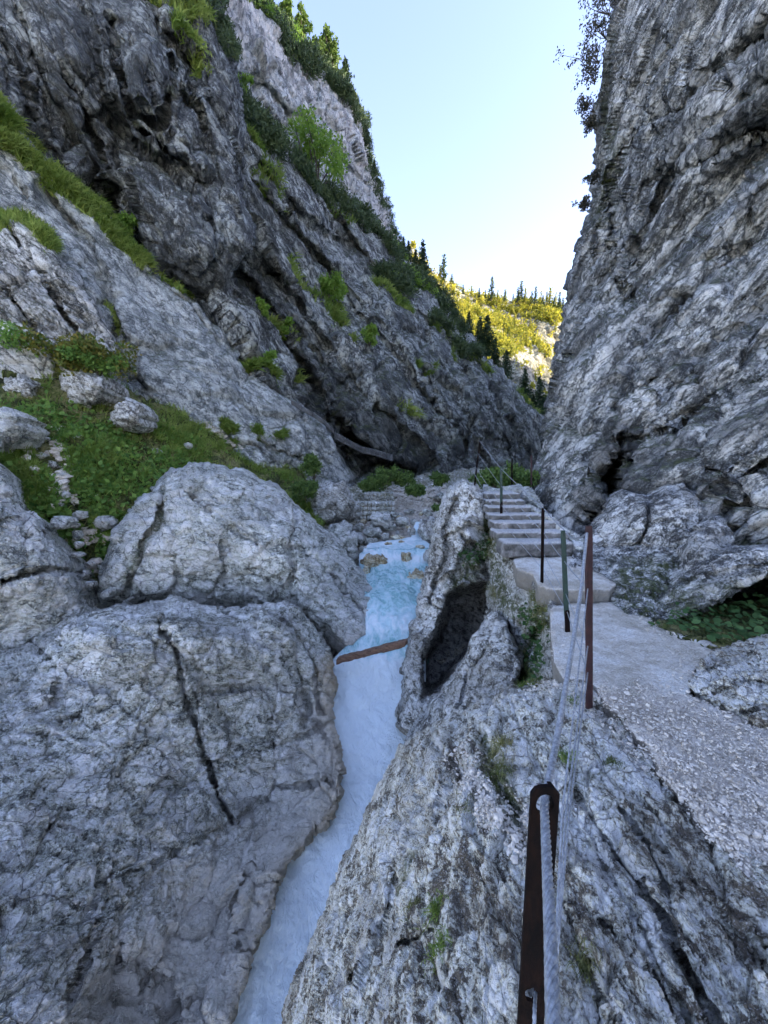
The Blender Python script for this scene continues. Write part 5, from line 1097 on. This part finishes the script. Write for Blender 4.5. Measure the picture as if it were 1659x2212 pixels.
scrub(DARKC, 60, 60, .4, .25, M_pine, line=[(480, 60), (500, 120)], width=16, name='dwarf_pine_scrub')
M_scrub = leaf_mat('scrub_leaves', (.05, .10, .025), (.18, .28, .07), .35)
# single bushes on the left wall
def yat(rel, u, v):
    uu, vv, co, _ = rel; i = np.argmin((uu - u) ** 2 + (vv - v) ** 2); return co[i]
for k, (rel, u, v, rad, h, l) in enumerate([(MIDC, 688, 405, 3.0, 6.0, 'bright green bush on the high ledge of the left wall'), (MIDC, 725, 655, 1.4, 2.8, 'bright green bush hanging in the middle of the left wall'), (MIDC, 795, 752, .8, 1.6, 'small bright bush below the hanging bush'),
        (SLABC, 288, 505, .55, 1.1, 'tiny leafy bush on the grass ledge'), (MIDC, 612, 735, .7, 1.6, 'spindly bush on the lower ledge of the left wall'), (MIDC, 580, 800, .5, 1.1, 'thin bush above the pale slab'), (FARC, 520, 215, .9, 2.2, 'narrow light green bush beside the dark overhang'), (MIDC, 565, 690, .4, .9, 'small pale green sapling on a dark ledge')]):
    b = yat(rel, u, v) + np.array([0, -.3, -.2]); shrub('bush', b, rad, h, M_shrub, l, n=int(2600), size=.10 + rad * .10, seed=600 + k)
b = yat(TURF, 160, 800) + np.array([0, -.2, .1])
shrub('bush', P(150, 800, y=13.2), 1.0, .9, leaf_mat('autumn_shrub_leaves', (.07, .13, .02), (.24, .20, .04), .35), 'wide bush with yellowing leaves above the wrinkled boulder', n=4200, size=.14, seed=620, stems=16)
shrub('bush', P(215, 812, y=13.4), .55, .6, M_herb, 'dark green bush at the right of the yellowing bush', n=1600, size=.13, seed=621, stems=9)
shrub('bush', P(60, 775, y=13.2), 1.0, .55, M_herb, 'low dark green bush at the left edge of the slope', n=2600, size=.13, seed=622, stems=12)
for k, (u, v, y, rad, h, l) in enumerate([(678, 1040, 18.5, .45, 1.2, 'small upright bush left of the walkway rocks'), (828, 1060, 20.8, .7, 1.1, 'green bush above the stone wall'), (868, 1052, 21.5, .65, .7, 'spreading green bush right of the stone wall'), (800, 1060, 20.4, .5, .5, 'low bush on top of the stone wall'),
        (955, 1048, 20, .5, .5, 'low bush on the scree bank behind the pillar'), (1110, 1062, 12.5, .6, .75, 'dense green bush behind the top step'), (1070, 1058, 13.5, .5, .6, 'green bush between the pillar and the top step'), (660, 1075, 16.5, .5, .6, 'leafy bush above the dark boulder'), (900, 1075, 20, .5, .5, 'small bush in the scree below the cliff'), (960, 1110, 16.6, .35, .4, 'weedy clump on the scree beside the pillar'), (1145, 1062, 11.5, .4, .5, 'bush at the cliff foot behind the steps')]):
    shrub('bush', P(u, v, y=y), rad, h, M_scrub, l, n=2200, size=.07 + y * .0035, seed=630 + k, stems=10)
# overhanging shrubs on the edge of the right wall
for k, (u, v, y, rad, h, l) in enumerate([(1306, 25, 22.6, .9, 1.4, 'reddish leafed shrub at the very top of the right cliff edge'), (1298, 75, 22.6, .9, 1.2, 'second shrub down the right cliff edge'), (1284, 130, 22.4, 1.0, 1.2, 'third shrub down the right cliff edge'), (1275, 175, 22.4, 1.1, 1.2, 'widest shrub leaning out from the right cliff edge'),
        (1274, 235, 22.4, .7, 1.0, 'shrub just below the widest one on the right cliff edge'), (1280, 275, 22.4, .6, .8, 'sparse shrub under the leaning shrubs'), (1281, 385, 22.3, .4, .6, 'small sprig halfway down the right cliff edge'), (1269, 440, 22.3, .4, .6, 'lowest sprig on the right cliff edge')]):
    shrub('cliff_shrub', P(u + 10, v + 8, y=y), rad * .8, h * .8, M_redl, l, n=460, size=.13, seed=660 + k, lean=(-.5, -.1, -.2), stems=8)
M_broad = leaf_mat('broadleaf_leaves', (.07, .13, .025), (.19, .27, .06), .35)
# trees on the left skyline
for k, (u, v, y, h, l) in enumerate([(747, 222, 67, 6.4, 'tallest dark spruce on the corner of the left skyline'), (729, 212, 66, 4.2, 'short spruce left of the tallest one'), (771, 246, 68, 3.0, 'little spruce just right of the tallest one'), (793, 315, 69, 3.0, 'stunted spruce on the steep edge below the skyline corner'), (809, 378, 70, 2.4, 'tiny spruce low on the steep skyline edge'),
        (588, 42, 57, 3.0, 'small spruce high on the left skyline'), (556, 8, 56, 3.6, 'spruce at the top edge of the photo'),
        (913, 596, 74, 6.2, 'slim spruce on the dip of the left skyline'), (897, 590, 72, 4.0, 'smaller spruce beside the slim skyline spruce'), (882, 565, 71, 3.5, 'spruce on the scrubby shoulder'), (871, 548, 70, 2.8, 'lowest spruce of the scrubby shoulder'),
        (1050, 775, 78, 8.5, 'dark spruce rising behind the shoulder of the left wall'), (1036, 752, 78, 6.0, 'spruce left of the dark one behind the shoulder'), (1068, 795, 79, 6.0, 'spruce right of the dark one behind the shoulder'), (1092, 820, 80, 6.0, 'spruce half hidden behind the left wall'), (1012, 725, 77, 4.5, 'small spruce on the upper shoulder'), (1132, 862, 82, 6.5, 'sparse spruce above the gorge mouth'), (1163, 900, 84, 8.5, 'full dark spruce at the gorge mouth'), (1150, 890, 84, 4.0, 'low spruce beside the full dark one')]):
    spruce(P(u, v, y=y), h, l, seed=700 + k, lv=22, wid=.32 + .06 * math.sin(k * 2.3) + (.06 if k == 17 else 0), dens=1.5)
for k, (u, v, y, h, l) in enumerate([(650, 112, 62, 4.6, 'light green broadleaf tree on the left skyline'), (706, 165, 65, 5.4, 'tall light green tree next to the skyline corner'), (715, 172, 65.5, 5.2, 'second tall light green tree at the skyline corner'), (618, 72, 60, 3.4, 'round light green tree high on the skyline'), (683, 142, 63.5, 3.4, 'short light green tree in the middle of the skyline'), (535, -5, 56, 4, 'pale green tree near the top edge')]):
    shrub('broadleaf_tree', P(u, v, y=y), h * .24, h, M_broad, l, cat='tree', n=1300, size=.42, seed=730 + k, stems=9)

# far hill: mixed wood as a mass, with the trees one can tell apart on and below the ridge
HILL = REL['hill'][-1]; u, v, co, nn = HILL
rockz = inside(u, v, [(1150, 700), (1180, 690), (1230, 700), (1240, 800), (1200, 780), (1170, 745)]) | inside(u, v, [(1080, 770), (1120, 765), (1165, 770), (1260, 790), (1260, 960), (1100, 960), (1090, 830)])
w_ = np.where(rockz, .04, 1.0) * np.clip(.5 + 1.8 * fbm(co / 22, 3, 5), .04, 1)
i = rng.choice(len(u), 3600, p=w_ / w_.sum()); c = co[i] + [0, 0, 1.5]
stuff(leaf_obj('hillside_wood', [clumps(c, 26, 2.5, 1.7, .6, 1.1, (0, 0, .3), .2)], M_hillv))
g = random.Random(4)
sky_pts = [(950, 603, 9), (958, 610, 17), (976, 622, 9), (1000, 634, 6), (1018, 640, 7), (1035, 641, 6), (1048, 642, 5), (1062, 645, 14), (1075, 645, 6), (1090, 648, 7), (1118, 650, 9), (1125, 650, 13), (1134, 651, 9), (1148, 655, 8), (1156, 656, 11), (1172, 660, 7), (1187, 668, 14), (1196, 668, 8), (1207, 672, 12), (1215, 676, 10), (1180, 664, 10), (1108, 650, 5)]
for k, (u_, v_, h) in enumerate(sky_pts):
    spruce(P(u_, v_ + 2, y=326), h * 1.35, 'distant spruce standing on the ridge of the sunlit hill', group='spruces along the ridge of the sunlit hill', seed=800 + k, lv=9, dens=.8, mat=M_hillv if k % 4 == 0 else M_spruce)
for k in range(40):
    for _ in range(30):
        j = g.randrange(len(HILL[0]))
        if 650 < HILL[1][j] < 775 and 970 < HILL[0][j] < 1215: break
    spruce(HILL[2][j], g.uniform(7, 13), 'spruce scattered on the face of the sunlit hill', group='spruces on the face of the sunlit hill', seed=840 + k, lv=8, dens=.8, mat=M_hillv)

# foreground plants
def round_leaves(pts, nrm, size, g=None):
    n = len(pts); d = nrm * .4 + np.array([0, -.35, .8]) + rng.normal(size=(n, 3)) * .35; d /= np.linalg.norm(d, axis=1, keepdims=True)
    a = np.cross(d, rng.normal(size=(n, 3))); a /= np.linalg.norm(a, axis=1, keepdims=True); b = np.cross(d, a); s_ = (size * rng.uniform(.5, 1.2, n))[:, None]
    ring = [pts + s_ * (math.cos(t) * a + math.sin(t) * b * .9) * (1 if k else .55) + d * s_ * .12 * math.cos(2 * t) for k, t in enumerate([k * math.pi / 4 for k in range(8)])]
    c = pts - d * s_ * .15; co = np.stack(ring + [c], 1).reshape(-1, 3); i = np.arange(n)[:, None] * 9
    f = np.concatenate([i + np.array([[k, (k + 1) % 8, 8]]) for k in range(8)])
    return co.astype(np.float32), f, np.repeat(np.clip(rng.normal(.4, .3, n), 0, 1), 9)
def rl_obj(name, pts, nrm, size, mat):
    co, f, a = round_leaves(pts, nrm, size); return stuff(mesh_obj(name, co, f, mat, attrs={'tint': a}))
M_butter = leaf_mat('butterbur_leaves', (.03, .08, .02), (.09, .17, .05), .3)
c, n_ = pick(HOLLOW, 620, poly=[(1400, 1355), (1480, 1320), (1600, 1300), (1900, 1290), (1900, 1400), (1600, 1400), (1520, 1392), (1450, 1370)])
rl_obj('leafy_plants', c + [0, 0, 0] + n_ * rng.uniform(.02, .16, (len(c), 1)), n_, .036, M_butter)
c, n_ = pick(RIGHTC, 420, poly=[(1480, 1240), (1800, 1210), (1800, 1390), (1500, 1380)])
rl_obj('leafy_plants', c + n_ * .06, n_, .036, M_butter)
R3 = REL['terrain'][3] if False else None
for rel in REL['terrain']:
    if abs(rel[0].min() - 1050) < 14 and rel[1].max() > 1480: R3 = rel
PIL = REL['rock_pillar'][-1]
c, n_ = pick(R3, 420, line=[(1150, 1330), (1160, 1400), (1140, 1470)], width=30); rl_obj('leafy_plants', c + n_ * .03, n_, .026, M_butter)
c, n_ = pick(PIL, 260, line=[(1010, 1200), (1045, 1195), (1058, 1160)], width=22); rl_obj('leafy_plants', c + n_ * .03, n_, .03, M_butter)
sets = []
for rel, line, w, n, L in ((R3, [(1165, 1290), (1180, 1340)], 18, 700, .16), (R3, [(1130, 1420), (1150, 1480)], 26, 900, .14), (R3, [(1060, 1270), (1075, 1290)], 16, 400, .12), (R3, [(1065, 1120), (1062, 1200)], 12, 500, .12), (PIL, [(1060, 1120), (1055, 1160)], 12, 400, .12)):
    c, n_ = pick(rel, n, line=line, width=w); sets.append(blades(c, n_, L, .006, (0, -.2, -1.2), .4))
stuff(blade_obj('hanging_grass', sets, M_dry))

def tuft(u, v, n, L, rad, mat, label, lean=(-.2, -.2, -.9), wd=.0032):
    c = yat(LEDGE, u, v); g = np.random.default_rng(int(u * 7 + v)); p = c + g.normal(size=(n, 3)) * [rad, rad, rad * .4]
    d2 = (LEDGE[2][:, None, :2][::9] - p[None, :, :2]) ** 2; 
    i = np.argmin(d2.sum(-1), 0); p[:, 2] = LEDGE[2][::9][i][:, 2] - .004
    return tag(blade_obj('grass_tuft', [blades(p, np.repeat(np.array([[0, 0, 1.0]]), n, 0), L, wd, lean, .5, g)], mat), label, 'grass tuft')
tuft(1082, 1625, 260, .17, .035, M_dry, 'long dry grass tuft drooping over the ledge left of the cable')
tuft(1075, 1700, 200, .14, .03, M_dry, 'lower dry grass tuft under the long drooping one')
tuft(935, 1965, 240, .08, .022, M_grass, 'bright green grass tuft in a crack of the near rock')
tuft(955, 2050, 260, .06, .022, M_grass, 'mossy green tuft below the bright grass tuft')
tuft(890, 1960, 120, .08, .02, M_dry, 'small brown tuft left of the bright green one')
tuft(1265, 2085, 260, .07, .016, M_dry, 'grass tuft to the right of the thick cable near the bottom')
tuft(1325, 1645, 130, .06, .025, M_dry, 'sparse grass in the crack right of the cables')
tuft(1225, 1640, 200, .08, .025, M_grass, 'green tuft behind the thin cables')
tuft(1235, 1505, 160, .06, .035, M_grass, 'short grass at the ledge edge beside the red post')
tuft(1130, 1483, 140, .07, .04, M_grass, 'fringe of grass on the ledge edge below the landing')
tuft(1010, 1745, 130, .07, .035, M_dry, 'wiry dry grass among the white gravel')

# loose gravel
def pebbles(sets, mat, name='gravel'):
    t = (1 + 5 ** .5) / 2; I = np.array([[-1, t, 0], [1, t, 0], [-1, -t, 0], [1, -t, 0], [0, -1, t], [0, 1, t], [0, -1, -t], [0, 1, -t], [t, 0, -1], [t, 0, 1], [-t, 0, -1], [-t, 0, 1]]) / 1.9
    Fi = np.array([[0, 11, 5], [0, 5, 1], [0, 1, 7], [0, 7, 10], [0, 10, 11], [1, 5, 9], [5, 11, 4], [11, 10, 2], [10, 7, 6], [7, 1, 8], [3, 9, 4], [3, 4, 2], [3, 2, 6], [3, 6, 8], [3, 8, 9], [4, 9, 5], [2, 4, 11], [6, 2, 10], [8, 6, 7], [9, 8, 1]])
    V, Fs, o = [], [], 0
    for p, s in sets:
        n = len(p); sc = s * np.exp(rng.normal(size=(n, 1, 1)) * .45); ax = rng.uniform(.5, 1.25, (n, 1, 3)); ax[..., 2] *= .6
        a = rng.uniform(0, 6.28, n); vv = I[None] * ax * (1 + rng.normal(size=(n, 12, 1)) * .14) * sc
        x = vv[..., 0] * np.cos(a)[:, None] - vv[..., 1] * np.sin(a)[:, None]; y = vv[..., 0] * np.sin(a)[:, None] + vv[..., 1] * np.cos(a)[:, None]
        vv = np.stack([x, y, vv[..., 2]], -1) + p[:, None]; V.append(vv.reshape(-1, 3)); Fs.append((Fi[None] + (np.arange(n) * 12)[:, None, None] + o).reshape(-1, 3)); o += n * 12
    return stuff(mesh_obj(name, np.concatenate(V), np.concatenate(Fs), mat, smooth=False))
pc, _ = pick(GRAV, 16000); pc2, _ = pick(LEDGE, 1800, line=[(1010, 1660), (1060, 1750), (1130, 1790)], width=60, up=.3); pc3, _ = pick(LEDGE, 1400, line=[(1150, 1490), (1240, 1500), (1300, 1530), (1400, 1640)], width=34); pc4, _ = pick(LEDGE, 900, poly=[(1150, 1700), (1659, 1900), (1659, 2212), (1150, 2212)], noise=.1, thr=.1)
M_peb = plain_mat('limestone_chips', (.38, .34, .28), (.70, .65, .57), 14, .9, 0, .002, (1, 1, 1), .3, .65, 3)
pc5, _ = pick(REL['path'][1], 700, line=[(1190, 1320), (1200, 1450), (1300, 1490), (1420, 1500), (1500, 1450), (1400, 1340)], width=30)
pebbles([(pc5, .006), (pc, .0055), (pc[:500] + [0, 0, .002], .010), (pc2, .0065), (pc3, .0065)], M_peb)
for rel in REL['terrain']:
    if rel[0].max() > 1230 and rel[0].min() < 620 and rel[1].min() < 1015: SCREE = rel
sc1, _ = pick(SCREE, 3500, poly=[(850, 1060), (960, 1060), (1000, 1150), (860, 1170)]); sc2, _ = pick(TURF, 1500, line=excl, width=60, noise=.5, thr=.0); sc3, _ = pick(TURF, 700, line=[(455, 915), (520, 960), (590, 1000)], width=16); sc4, _ = pick(SCREE, 1500, poly=[(770, 1130), (920, 1120), (930, 1180), (770, 1190)])
pebbles([(sc1, .09), (sc2, .06), (sc3, .07), (sc4, .12)], M_peb, 'scree')
